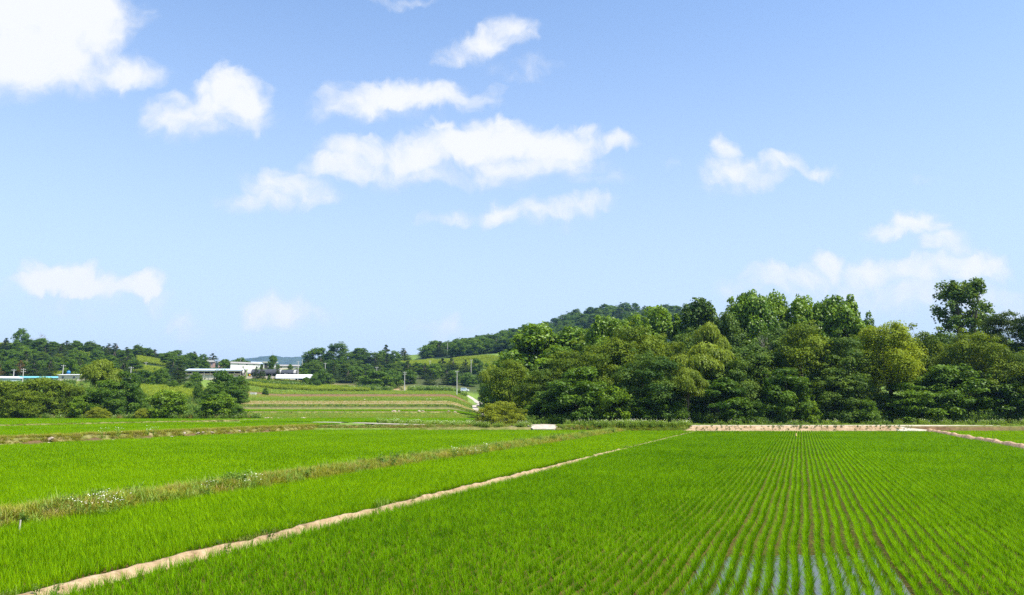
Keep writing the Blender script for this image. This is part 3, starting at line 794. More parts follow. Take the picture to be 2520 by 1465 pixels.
# ================================================================== grasses and weeds
GRASSM = leaf_mat('grass', (.08, .13, .012), (.22, .27, .035), trans=.3, rough=.6, vary=.3, scale=.25)
DRYM = leaf_mat('dry_grass', (.17, .165, .035), (.42, .34, .12), trans=.28, rough=.7, vary=.45, scale=.45)
WEEDM = leaf_mat('weed', (.05, .11, .012), (.16, .26, .03), trans=.3, rough=.55, vary=.4, scale=.2)
LUSHM = leaf_mat('lush_grass', (.11, .20, .016), (.27, .38, .05), trans=.35, rough=.55, vary=.3, scale=.1)
def flower_mat():
    m, nt, N, L = new_mat('white_petals')
    pr = node(N, 'ShaderNodeBsdfPrincipled', i_Roughness=.7); pr.inputs['Base Color'].default_value = (.74, .72, .58, 1)
    o = node(N, 'ShaderNodeOutputMaterial'); L.new(pr.outputs[0], o.inputs['Surface']); return m
PETAL = flower_mat()

def tuft(seed, mat, n, rad, h, w, lean=(.05, .5), curve=(.1, .7)):
    r = np.random.default_rng(seed)
    yaw = r.uniform(0, 2*np.pi, n); q = rad * np.sqrt(r.uniform(0, 1, n)); a = r.uniform(0, 2*np.pi, n)
    base = np.stack([np.cos(a) * q, np.sin(a) * q, -.03 + 0 * q], -1)
    V, Q, T = blades(base, yaw, r.uniform(*lean, n), h * r.uniform(.45, 1.1, n), w * r.uniform(.7, 1.3, n), r.uniform(*curve, n), r.uniform(.1, .9, n))
    return mesh_np('grass_tuft', V, Q, [mat], tone=T)

def leaf_quads(r, pos, nrm, a, b, tone, fold=.15, T=None):
    """Leaf-shaped quads: half length a, half width b, facing nrm."""
    n = len(pos)
    nrm = nrm / (np.linalg.norm(nrm, axis=1, keepdims=True) + 1e-9)
    if T is None: T = r.normal(size=(n, 3))
    T = T - nrm * (T * nrm).sum(1, keepdims=True)
    T /= np.linalg.norm(T, axis=1, keepdims=True) + 1e-9
    B = np.cross(nrm, T)
    a = np.asarray(a).reshape(-1, 1); b = np.asarray(b).reshape(-1, 1)
    V = np.stack([pos - T * a, pos + B * b + T * a * .1 - nrm * b * fold, pos + T * a - nrm * a * fold, pos - B * b + T * a * .1 - nrm * b * fold], 1)
    q = np.arange(n)[:, None] * 4 + np.arange(4)[None]
    return V.reshape(-1, 3), q, np.repeat(tone, 4)

def weed_mesh(seed, mat, nst, h, spread, leaf, flowers=0, fsize=.05):
    r = np.random.default_rng(seed); parts = []; fl = []
    for i in range(nst):
        hh = h * r.uniform(.55, 1.1); a = r.uniform(0, 2*np.pi); q = spread * math.sqrt(r.uniform())
        b = np.array([math.cos(a) * q, math.sin(a) * q, 0]); lean = r.normal(0, .12, 2) + b[:2] / max(spread, .1) * .12
        n = int(14 * hh / .8) + 6
        k = r.uniform(.1, 1, n)
        pos = b + np.stack([lean[0] * k * hh, lean[1] * k * hh, k * hh], -1) + r.normal(0, .5, (n, 3)) * np.array([leaf, leaf, .3 * leaf])
        parts.append(leaf_quads(r, pos, r.normal(size=(n, 3)) * .7 + np.array([0, 0, .8]), leaf * r.uniform(.6, 1.3, n) * (1.25 - .6 * k), leaf * .42 * r.uniform(.6, 1.2, n) * (1.25 - .6 * k), np.clip(.2 + .5 * k + r.normal(0, .12, n), 0, 1)))
        v, qd, t = blades(b[None], np.array([math.atan2(lean[1], lean[0])]), np.array([np.hypot(*lean)]), np.array([hh]), np.array([.022]), np.array([.0]), np.array([.4]))
        parts.append((v, qd, t))
        for _ in range(flowers):
            fl.append(b + np.array([lean[0] * hh + r.normal(0, .09), lean[1] * hh + r.normal(0, .09), hh * r.uniform(.94, 1.1)]))
    V, Q, T = join(parts); mi = np.zeros(len(Q), int)
    mats = [mat]
    if fl:
        fl = np.array(fl); n = len(fl)
        v, q, t = leaf_quads(r, fl, r.normal(size=(n, 3)) * .35 + np.array([0, 0, 1.]), np.full(n, fsize), np.full(n, fsize * .85), np.full(n, .5), fold=.1)
        Q = np.concatenate([Q, q + len(V)]); V = np.concatenate([V, v]); T = np.concatenate([T, t]); mi = np.concatenate([mi, np.ones(len(q), int)]); mats.append(PETAL)
    return mesh_np('weed', V, Q, mats, tone=T, midx=mi)

g_low = [source('grass_tuft', tuft(100 + i, GRASSM, 46, .22, .34, .020)) for i in range(3)]
g_dry = [source('grass_tuft', tuft(110 + i, DRYM, 54, .25, .42, .018, curve=(.2, .9))) for i in range(3)]
OLIVEM = leaf_mat('olive_grass', (.15, .19, .015), (.36, .37, .045), trans=.34, rough=.6, spec=.1, vary=.4, scale=.5)
g_olive = [source('grass_tuft', tuft(116 + i, OLIVEM, 54, .26, .42, .020, curve=(.2, .9))) for i in range(3)]
g_lush = [source('grass_tuft', tuft(120 + i, LUSHM, 50, .35, .55, .030)) for i in range(3)]
g_plume = [source('grass_tuft', tuft(126 + i, DRYM, 60, .4, 1.25, .035, lean=(.02, .4))) for i in range(2)] + [source('grass_tuft', tuft(128, GRASSM, 60, .4, 1.1, .035))]
w_low = [source('weed', weed_mesh(130 + i, WEEDM, 9, .45, .3, .075)) for i in range(3)]
w_tall = [source('weed', weed_mesh(140 + i, WEEDM, 12, 1.15, .5, .12, 1 if i == 1 else 0, .035)) for i in range(4)]
w_flow = [source('weed', weed_mesh(150 + i, LUSHM, 13, .95, .55, .10, 1, .036)) for i in range(3)]

def scatter_line(line, Y0, Y1, o0, o1, per_m2, zfun, r):
    n = int((Y1 - Y0) / line.d[1] * abs(o1 - o0) * per_m2)
    Y = r.uniform(Y0, Y1, n); o = r.uniform(o0, o1, n)
    p = np.array([line.at(y) for y in Y]) + line.n[None] * o[:, None]
    return np.column_stack([p, zfun(o)]), o
def put(name, pts, variants, label, cat, s=(.7, 1.25), r=None):
    r = r or rng; n = len(pts)
    k = in_frame(pts[:, 0], pts[:, 1], 480); pts = pts[k]; n = len(pts)
    return stuff(name, pts, r.uniform(0, 6.28, n), r.uniform(*s, n), variants, label, cat)

r3 = np.random.default_rng(33)
mound = lambda o: .03 + .30 * np.clip(1 - (np.where(o > 0, o, -o * .68) / .9) ** 2, 0, 1)
pts, o = scatter_line(L2, 9, YA, -1.35, .9, 17, mound, r3); put('grass', pts, g_dry[:2] + g_olive + g_olive[:2] + g_lush[:1], 'olive and straw coloured grass over the weedy dike', 'grass', (.55, 1.5))
pts, o = scatter_line(L2, 9, YA, -1.2, .8, 1.0, mound, r3); put('weeds', pts, w_low + g_olive, 'low green weeds among the grass of the weedy dike', 'weeds', (.6, 1.5))
pts, o = scatter_line(L1, 13, YA, .26, .52, 5, lambda o: .04 + 0 * o, r3)
k = fbm(pts[:, 0] / 2.5, pts[:, 1] / 2.5, 77) > .5
put('grass', pts[k], g_low + g_lush[:1], 'dark grass along the left side of the bare earth dike', 'grass', (.5, .9))
pts, o = scatter_line(L1, 13, YA, -.42, .2, 2.2, lambda o: .2 - .2 * np.clip(-o - .1, 0, .4) * 2, r3)
k = fbm(pts[:, 0] / 1.5, pts[:, 1] / 1.5, 78) > .50
put('grass', pts[k], g_low + w_low, 'small green sprouts growing on the bare earth dike', 'grass', (.2, .45))
pts, o = scatter_line(L3, 26, YC + 3, -.2, 2.2, 13, lambda o: .06 + np.clip(.12 + o * .9, 0, .78), r3); put('grass', pts, g_dry + g_olive + g_olive, 'dry and green grass covering the bank of the left fields', 'grass', (.6, 1.3))
pts, o = scatter_line(L4, 60, 176, -1.1, 1.3, 5, lambda o: .86 + .3 * np.clip(1 - np.abs(o), 0, 1), r3); put('grass', pts, g_low + g_low + g_dry, 'short dark grass along the low upper dike', 'grass', (.5, .9))
pts, o = scatter_line(L5, 25, YA + 3, -.9, -.35, 5, lambda o: .15 + 0 * o, r3); put('grass', pts, g_low + g_dry, 'grass along the right side of the far right earth dike', 'grass', (.3, .7))

def patchy(p, t=.5, sc=3.0):
    return p[fbm(p[:, 0] / sc, p[:, 1] / sc * 2, 91) > t]
def scatter_px(p0, p1, Y0, Y1, n, r, z=None, dz=0.0):
    Y = r.uniform(Y0, Y1, n) if np.isscalar(Y0) else None
    px = r.uniform(p0, p1, n)
    x = (px - 1260) / FE * Y
    zz = H(x, Y) if z is None else (z(px, Y) if callable(z) else np.full(n, z))
    return np.column_stack([x, Y, zz + dz])
# verge between the road and the wood, bank weeds
put('weeds', patchy(scatter_px(1390, 2650, 127.6, 130.6, 1300, r3, .86), .48), w_flow + w_flow + w_tall[:1] + g_lush, 'tall weeds along the verge between farm road and wood', 'weeds', (.35, 1.15))
put('grass', scatter_px(1390, 2650, 126.9, 128.4, 1500, r3, .86), g_lush + g_low, 'lush grass beside the farm road', 'grass', (.5, 1.0))
put('grass', scatter_px(1480, 1692, YA + .2, YA + 1.8, 420, r3, lambda p, y: .1 + .8 * sstep(YA, YA + 1.3, y)), g_olive + g_lush, 'light green grass on the flowering bank beside the bare sandy stretch', 'grass', (.5, 1.3))
put('weeds', patchy(scatter_px(1430, 1695, YA + .7, YA + 2.2, 190, r3, .80), .42, 2), w_flow + w_flow + g_lush[:1], 'white flowering weeds on the bank beside the bare sandy stretch', 'weeds', (.35, 1.2))
put('grass', scatter_px(1370, 1690, YA + .1, YA + 2.6, 1100, r3, lambda p, y: .05 + .8 * sstep(YA - .1, YA + 1.3, y)), g_dry + g_olive + g_lush, 'rough grass on the weedy bank by the sandy stretch', 'grass', (.5, 1.0))
put('grass', scatter_px(2320, 2700, YA + 3.2, YA + 6.0, 1500, r3, lambda p, y: .0 + .78 * sstep(YA + 3.2, YA + 5.2, y)), g_dry, 'brown dry grass on the bank of the far right paddy', 'grass', (.3, .6))
put('grass', scatter_px(1690, 2240, YA + .3, YA + 1.0, 190, r3, lambda p, y: .0 + .9 * sstep(YA - .1, YA + 1.0, y)), w_low + g_low, 'small plants rooted in the bare sandy bank', 'grass', (.3, .7))
# left track: verge in front and the flowering strip behind
def ztrack(p, y): return .1 + .75 * sstep(0.2, 3.2, y - (YC + np.clip((1080 - p) / 220 * .6, 0, 3)))
put('grass', scatter_px(690, 1310, YC + .2, YC + 3.4, 3000, r3, ztrack), g_dry + g_low + g_lush[:1], 'rough grass on the bank under the thin concrete track', 'grass', (.5, 1.05))
def behind_track(n, a, b, p0=930, p1=1310):
    px = r3.uniform(p0, p1, n); yt = np.interp(px, [860, 960, 1080, 1200, 1330], [149.5, 142.5, 135.5, 130.2, 129.5]); y = yt + r3.uniform(a, b, n)
    x = (px - 1260) / FE * y
    return np.column_stack([x, y, H(x, y)])
put('weeds', patchy(behind_track(760, .2, 5.0), .47), w_flow + w_flow + g_olive + g_lush[:1], 'pale flowering weeds behind the thin concrete track', 'weeds', (.55, 1.15))
def track_front(n, p0=1085, p1=1312):
    px = r3.uniform(p0, p1, n); y = np.interp(px, [1080, 1200, 1330], [131.6, 126.7, 126.2]) + r3.uniform(-.5, .5, n)
    return np.column_stack([(px - 1260) / FE * y, y, np.full(n, .70)])
put('weeds', patchy(track_front(170), .45, 2), w_flow + w_flow + g_lush, 'leafy weeds in front of the thin concrete track', 'weeds', (.4, .95))
put('weeds', scatter_px(1290, 1430, 131, 140, 200, r3), [w_tall[0], w_tall[2], w_tall[3]] + g_plume[2:], 'dark leafy weeds between round bush and wood', 'weeds', (.8, 1.7))
# foot of the left thicket
put('grass', scatter_px(-60, 640, 180, 186, 1100, r3), g_plume + g_lush, 'tall pale grass at the foot of the left thicket', 'grass', (.6, 1.3))
put('weeds', scatter_px(60, 640, 179, 184, 320, r3), w_tall + w_flow, 'tall weeds at the foot of the left thicket', 'weeds', (.6, 1.3))
# rice and grass on the middle terraces
MID = (575, 1178)
put('rice_plants', scatter_px(600, 1200, 152, 181, 5200, r3), rice_d, 'rice on the terrace strip just behind the thin track', 'rice', (.9, 1.1))
put('rice_plants', scatter_px(560, 1180, 208, 233, 5200, r3), rice_d, 'rice on the second terrace strip up the valley', 'rice', (.9, 1.15))
put('grass', scatter_px(560, 1180, 181, 204, 5200, r3), g_dry[:1] + g_olive + g_lush, 'rough grass on the first rise of the terraces', 'grass', (.6, 1.25))
put('grass', scatter_px(560, 1170, 238.5, 260, 5200, r3), g_dry + g_olive + g_lush + w_low, 'rough grass and weeds on the middle terraces', 'grass', (.6, 1.5))
put('grass', scatter_px(560, 1170, 266, 291, 1900, r3), g_dry + g_olive, 'thin straw coloured grass on the tilled terrace', 'grass', (.5, .9))
put('grass', scatter_px(575, 1160, 293, 318, 6500, r3), g_lush + g_lush + g_olive, 'green grass on the upper terraces', 'grass', (.7, 1.5))
put('grass', scatter_px(575, 1160, 323, 344, 2600, r3), g_olive + g_dry, 'sparse yellowish grass on the upper terraces', 'grass', (.6, 1.2))
put('grass', scatter_px(600, 1150, 349, 404, 6000, r3), g_olive + g_lush, 'grass on the top terrace below the farm', 'grass', (.7, 1.6))
put('grass', scatter_px(-150, 590, 196, 345, 9000, r3), g_lush + g_low + g_dry + w_tall[:1], 'rough pasture rising behind the left thicket', 'grass', (.9, 2.2))
# ================================================================== trees
BARK = rough_mat('bark', [(.3, (.05, .04, .03)), (.7, (.15, .12, .09))], scale=3, bump=.8, bscale=12, bdist=.04, stretch=(1, 1, .25))
BARKP = rough_mat('pale_bark', [(.3, (.16, .14, .11)), (.7, (.34, .31, .26))], scale=2, bump=.5, bscale=10, bdist=.03, stretch=(1, 1, .3))
LM = dict(
 plane=leaf_mat('plane_leaves', (0.049, 0.119, 0.0050), (0.177, 0.285, 0.0105), vary=.2, spec=.3, rough=.45),
 locust=leaf_mat('locust_leaves', (0.045, 0.091, 0.0044), (0.168, 0.228, 0.0105), vary=.3, spec=.15, rough=.6),
 bluish=leaf_mat('bluish_leaves', (0.031, 0.081, 0.0066), (0.123, 0.194, 0.0165), vary=.3, spec=.2, rough=.6),
 zelkova=leaf_mat('zelkova_leaves', (0.029, 0.078, 0.0033), (0.123, 0.214, 0.0077), vary=.3, spec=.2, rough=.5),
 willow=leaf_mat('willow_leaves', (0.088, 0.143, 0.0088), (0.246, 0.313, 0.0220), vary=.15, spec=.2, rough=.5),
 yellow=leaf_mat('yellow_leaves', (0.103, 0.162, 0.0039), (0.296, 0.352, 0.0099), vary=.1, spec=.15, rough=.6),
 poplar=leaf_mat('poplar_leaves', (0.039, 0.091, 0.0116), (0.133, 0.210, 0.0292), vary=.2, spec=.2, rough=.5),
 pine=leaf_mat('pine_needles', (0.021, 0.050, 0.0055), (0.084, 0.129, 0.0116), vary=.4, spec=.15, rough=.6),
 bright=leaf_mat('bright_leaves', (0.064, 0.131, 0.0039), (0.205, 0.315, 0.0099), vary=.2, spec=.2, rough=.5),
 olive=leaf_mat('olive_leaves', (0.095, 0.140, 0.0072), (0.308, 0.340, 0.0231), vary=.2, spec=.15, rough=.6),
 dead=leaf_mat('dead_needles', (0.115, 0.068, 0.0220), (0.256, 0.154, 0.0539), vary=.3, spec=.05, rough=.8),
)

def unit(r, n, up=0.0):
    d = r.normal(size=(n, 3)); d /= np.linalg.norm(d, axis=1, keepdims=True)
    if up: 
        k = (d[:, 2] < -.2) & (r.uniform(size=n) < up); d[k, 2] *= -1
    return d

def puff_leaves(r, c, rad, n, a, b, tone, shell=.4, jit=.7, lift=.35, hang=0.0):
    d = unit(r, n, .65)
    q = 1 - shell * r.uniform(0, 1, n) ** 1.6
    ext = 1 + .22 * np.sin(d[:, 0] * 5 + c[0]) * np.cos(d[:, 1] * 4 + c[1])
    pos = c + d * rad * (q * ext)[:, None]
    if hang: pos[:, 2] -= hang * r.uniform(0, 1, n) ** 2 * (1 - np.abs(d[:, 2]))
    nr = d + np.array([0, 0, lift]) + r.normal(size=(n, 3)) * jit
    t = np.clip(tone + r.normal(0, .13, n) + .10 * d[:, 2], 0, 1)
    return leaf_quads(r, pos, nr, a * r.uniform(.65, 1.3, n), b * r.uniform(.65, 1.3, n), t)

def strands(r, c, rad, n, a, b, tone, ln):
    """Hanging willow twigs from the top half of a puff."""
    d = unit(r, n, 1.0); d[:, 2] = np.abs(d[:, 2])
    st = c + d * rad * r.uniform(.75, 1.05, n)[:, None]
    parts = []
    L_ = ln * r.uniform(.5, 1.2, n); m = 7
    for k in range(m):
        f = (k + r.uniform(0, 1, n)) / m
        pos = st + np.stack([d[:, 0] * .25 * L_ * f, d[:, 1] * .25 * L_ * f, -L_ * f * f * .9 - .1 * L_ * f], -1) + r.normal(0, .06, (n, 3))
        T = np.stack([d[:, 0] * .3, d[:, 1] * .3, -np.ones(n)], -1) + r.normal(0, .3, (n, 3))
        parts.append(leaf_quads(r, pos, d + r.normal(0, .5, (n, 3)), a * r.uniform(.8, 1.4, n), b * r.uniform(.7, 1.3, n), np.clip(tone + .1 - .15 * f + r.normal(0, .1, n), 0, 1), T=T))
    return join(parts)

def limbs(m, base, fork, tips, r0, r, wob=.25):
    """Trunk and limbs."""
    b = np.array(base, float); f = np.array(fork, float)
    mid = [b + (f - b) * k + np.array([r.normal(0, wob), r.normal(0, wob), 0]) * (k > 0) for k in np.linspace(0, 1, 5)]
    m.tube(mid, [r0 * (1.25 if i == 0 else 1 - .11 * i) for i in range(5)], 8)
    end = mid[-1]
    for t in tips:
        t = np.array(t, float); k0 = r.uniform(.55, 1.0)
        s = mid[0] + (mid[-1] - mid[0]) * k0
        q = [s + (t - s) * k + np.array([0, 0, (k * (1 - k)) * .22 * np.linalg.norm(t - s)]) + r.normal(0, wob * .5, 3) * (0 < k < 1) for k in np.linspace(0, 1, 5)]
        m.tube(q, [r0 * c for c in (.5, .38, .26, .15, .05)], 5, cap=False)

def tree_mesh(seed, kind, h, w, lo=.2, npuff=50, prad=1.6, nleaf=150, a=.22, b=.13, flat=.8, prof=None, tops=0, bark=BARK, r0=None, tips=7, mat=None, hang=0, willow=0, shell=.4, inner=.5, lean=(0, 0), tvar=.16, jit=.7, lift=.35):
    """A tree of height h and crown width w: (trunk mesh, crown mesh). Crown runs from lo*h to h."""
    r = np.random.default_rng(seed)
    prof = prof or [(0, .45), (.2, .85), (.45, 1.0), (.7, .82), (.88, .5), (1, .12)]
    pk = np.array(prof)
    parts, cs = [], []
    for i in range(npuff):
        for _ in range(30):
            k = r.uniform(0, 1) ** .9
            R_ = np.interp(k, pk[:, 0], pk[:, 1]) * w / 2
            if r.uniform() < (.35 + .65 * R_ / (w / 2)): break
        g = r.uniform(0, 2 * np.pi); q = max(R_ - prad * .75, .05 * R_) * (r.uniform(inner, 1.0))
        z = lo * h + k * (h - lo * h - prad * flat * .9) + (0 if k > .1 else prad * .3)
        c = np.array([math.cos(g) * q + lean[0] * k * h, math.sin(g) * q + lean[1] * k * h, z])
        if cs and min(np.linalg.norm(c - o) for o in cs) < prad * .55 and r.uniform() < .7: continue
        cs.append(c)
    for i in range(tops):                       # pointed leaders that break the skyline
        g = 2 * np.pi * (i + r.uniform(0, .5)) / tops; q = w * r.uniform(.08, .30)
        zt = h * r.uniform(.93, 1.0)
        for j in range(3):
            cs.append(np.array([math.cos(g) * q + lean[0] * h, math.sin(g) * q + lean[1] * h, zt - prad * (.5 + j * .85)]) * 1.0)
    stray = len(cs)
    if npuff > 40 and not tops:
        for i in range(int(npuff * .45)):
            c = cs[int(r.integers(0, stray))]; d = c - np.array([0, 0, lo * h + (h - lo * h) * .45]); d = d / (np.linalg.norm(d) + 1e-6)
            cs.append(c + (d + r.normal(0, .45, 3)) * prad * r.uniform(.5, 1.0))
    for i, c in enumerate(cs):
        s = r.uniform(.62, 1.35) if i < stray else r.uniform(.28, .5)
        if tops and i >= len(cs) - tops * 3: s = (.45, .75, 1.0)[(i - (len(cs) - tops * 3)) % 3]
        rad = np.array([prad, prad, prad * flat]) * s
        tn = .48 + r.normal(0, tvar)
        n = int(nleaf * s * s)
        if willow:
            parts.append(strands(r, c, rad, n, a, b, tn, willow * s))
            parts.append(puff_leaves(r, c, rad * .9, n, a, b, tn, shell, jit, lift))
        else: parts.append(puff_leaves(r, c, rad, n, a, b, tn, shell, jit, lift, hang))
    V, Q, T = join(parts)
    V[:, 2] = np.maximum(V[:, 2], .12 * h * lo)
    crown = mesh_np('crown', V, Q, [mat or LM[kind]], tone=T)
    m = MB()
    tp = [cs[i] for i in r.choice(len(cs), min(tips, len(cs)), replace=False)]
    limbs(m, (0, 0, -.3), (lean[0] * h * .4, lean[1] * h * .4, max(lo * h, .3 * h)), tp, r0 or h * .014 + .05, r, .012 * h)
    trunk = m.mesh('trunk', [bark], smooth=True)
    return trunk, crown, h, w

def pine_mesh(seed, h, w, mat=None, layers=9, lo=.3, flat=.22, dens=1.0):
    r = np.random.default_rng(seed); parts, tp = [], []
    for i in range(layers):
        k = i / (layers - 1); z = h * (lo + (1 - lo) * k * .96)
        R_ = w / 2 * (1 - k ** 1.8) * r.uniform(.75, 1.1) + .25
        nb = max(2, int(6 * (1 - k) + 1))
        g0 = r.uniform(0, 6.28)
        for j in range(nb):
            g = g0 + 6.28 * j / nb + r.normal(0, .3); q = R_ * r.uniform(.45, .85) if k < .93 else 0
            c = np.array([math.cos(g) * q, math.sin(g) * q, z + r.normal(0, .03 * h)])
            pr = max(R_ * .5, w * .09) * r.uniform(.8, 1.2)
            tp.append(c)
            n = int(100 * dens)
            parts.append(puff_leaves(r, c, np.array([pr, pr, max(pr * flat, .05 * h)]), n, w * .030, w * .012, .45 + r.normal(0, .15), .7, .9, .6))
    V, Q, T = join(parts)
    crown = mesh_np('crown', V, Q, [mat or LM['pine']], tone=T)
    m = MB(); limbs(m, (0, 0, -.3), (r.normal(0, .03 * h), r.normal(0, .03 * h), h * .92), tp[:: max(1, len(tp) // 8)], h * .018 + .03, r, .02 * h)
    return m.mesh('trunk', [BARK], True), crown, h, w

def bare_mesh(seed, h, w, mat):
    r = np.random.default_rng(seed); m = MB()
    def grow(p, d, ln, rad, lev):
        q = [p]; 
        for k in range(3):
            d = (d + Vector(r.normal(0, .12, 3))).normalized(); q.append(q[-1] + d * ln / 3)
        m.tube(q, [rad, rad * .85, rad * .7, rad * .55], 5 if lev < 2 else 4, cap=False)
        if lev < 5:
            for _ in range(3 if lev < 4 else 4):
                s = Vector(r.normal(0, 1, 3)); s = (s - d * s.dot(d)).normalized()
                nd = (d + s * r.uniform(.35, .8) + Vector((0, 0, .12))).normalized()
                grow(q[int(r.integers(2, 4))], nd, ln * r.uniform(.6, .8), max(rad * .52, .016), lev + 1)
    grow(Vector((0, 0, -.3)), Vector((0, 0, 1)), h * .34, h * .022, 0)
    return m.mesh('trunk', [mat], True)

PB = [(0, .7), (.3, 1), (.6, .97), (.8, .8), (1, .42)]
KIND = {
 'plane': [tree_mesh(200 + i, 'plane', 20, 14, lo=.12, npuff=70, prad=1.8, nleaf=330, a=.27, b=.20, flat=.95, tops=3 + i, bark=BARKP, jit=.55, prof=[(0, .6), (.25, .95), (.5, 1.0), (.72, .88), (.9, .6), (1, .25)]) for i in range(3)],
 'locust': [tree_mesh(210 + i, 'locust', 16, 13, lo=.10, npuff=62, prad=1.9, nleaf=330, a=.24, b=.10, flat=.66, shell=.5, jit=.6, lift=.5, tvar=.2, prof=PB) for i in range(3)],
 'bluish': [tree_mesh(220 + i, 'bluish', 16, 13, lo=.05, npuff=66, prad=1.8, nleaf=310, a=.24, b=.11, flat=.7, shell=.5, jit=.6, lift=.5, tvar=.2, prof=PB) for i in range(2)],
 'zelkova': [tree_mesh(230 + i, 'zelkova', 12, 11, lo=.03, npuff=64, prad=1.5, nleaf=250, a=.25, b=.13, flat=.62, shell=.55, jit=.65, lift=.5, tvar=.2, prof=[(0, .95), (.3, 1), (.6, .97), (.82, .8), (1, .45)]) for i in range(3)],
 'willow': [tree_mesh(240 + i, 'willow', 15, 10, lo=.52, npuff=22, prad=1.7, nleaf=150, a=.26, b=.07, flat=.8, willow=1.1, jit=.5, tvar=.1, prof=[(0, .75), (.4, 1), (.7, .9), (.9, .6), (1, .35)]) for i in range(2)],
 'yellow': [tree_mesh(250, 'yellow', 17, 11, lo=.42, npuff=44, prad=1.8, nleaf=420, a=.20, b=.09, flat=.8, shell=.45, jit=.55, lift=.5, prof=[(0, .6), (.25, 1), (.55, 1), (.8, .85), (1, .5)])],
 'poplar': [tree_mesh(260, 'poplar', 24, 9, lo=.30, npuff=95, prad=.95, nleaf=95, a=.22, b=.16, flat=1.15, tops=8, shell=.8, inner=.35, lean=(0, 0), prof=[(0, .7), (.3, .92), (.6, 1.0), (.85, .9), (1, .6)], tips=16),
            tree_mesh(261, 'poplar', 20, 9, lo=.2, npuff=80, prad=1.2, nleaf=170, a=.23, b=.15, flat=1.2, tops=6, shell=.7, prof=[(0, .7), (.4, 1.0), (.7, .85), (1, .4)], tips=10)],
 'pine': [pine_mesh(270 + i, 13, 9, lo=.12, layers=10, flat=.34, dens=1.5) for i in range(4)],
 'bigpine': [tree_mesh(276, 'pine', 16, 12, lo=.15, npuff=70, prad=1.5, nleaf=260, a=.22, b=.07, flat=.5, shell=.6, jit=.7, tops=3, prof=PB)],
 'shrub': [tree_mesh(280 + i, 'zelkova', 7, 8, lo=.02, npuff=50, prad=1.2, nleaf=220, a=.20, b=.10, flat=.75, shell=.6, jit=.7, prof=[(0, .9), (.3, 1), (.6, .88), (.85, .6), (1, .25)]) for i in range(2)],
 'bright': [tree_mesh(290 + i, 'bright', 7, 8.5, lo=.06, npuff=66, prad=1.0, nleaf=130, a=.24, b=.12, flat=.75, shell=.75, jit=.8, tops=5, prof=[(0, .8), (.3, 1), (.6, .9), (.85, .6), (1, .25)]) for i in range(2)],
 'olive': [tree_mesh(300 + i, 'olive', 6, 9, lo=.0, npuff=120, prad=.85, nleaf=210, a=.15, b=.055, flat=.8, shell=.6, jit=.9, inner=.7, prof=[(0, .92), (.3, 1), (.6, .86), (.85, .58), (1, .2)]) for i in range(2)],
 'thicket': [tree_mesh(310 + i, 'locust', 9, 10, lo=.0, npuff=70, prad=1.35, nleaf=280, a=.20, b=.085, flat=.85, shell=.55, jit=.7, tvar=.2, prof=[(0, .9), (.3, 1), (.6, .93), (.85, .75), (1, .4)]) for i in range(2)],
 'oak': [tree_mesh(320 + i, 'zelkova', 10, 10, lo=.02, npuff=44, prad=1.6, nleaf=170, a=.28, b=.17, flat=.8, shell=.5, jit=.6, prof=[(0, .85), (.3, 1), (.6, .97), (.8, .8), (1, .45)]) for i in range(3)],
 'deadpine': [pine_mesh(330, 11, 7, mat=LM['dead'], dens=.6)],
}

def place_tree(kind, v, px, Y, top, width, name, label, group=None, split=True, rz=None, z=None, cat='tree', thin=None, w_m=None):
    """Stand a copy of a kind at picture column px, ground distance Y; crown top at picture row `top`, crown `width` columns wide."""
    tr, cr, h, w = KIND[kind][v % len(KIND[kind])]
    g = HP(px, Y); z0 = g[2] if z is None else z
    hh = float(zpy(top, Y)) - z0
    ww = width / FE * Y if w_m is None else w_m
    e = empty(name, (g[0], g[1], z0), rng.uniform(0, 6.28) if rz is None else rz, label, cat, group)
    e.scale = (ww / w, ww / w, hh / h)
    link('trunk', tr, e); link('crown', cr, e)
    return e

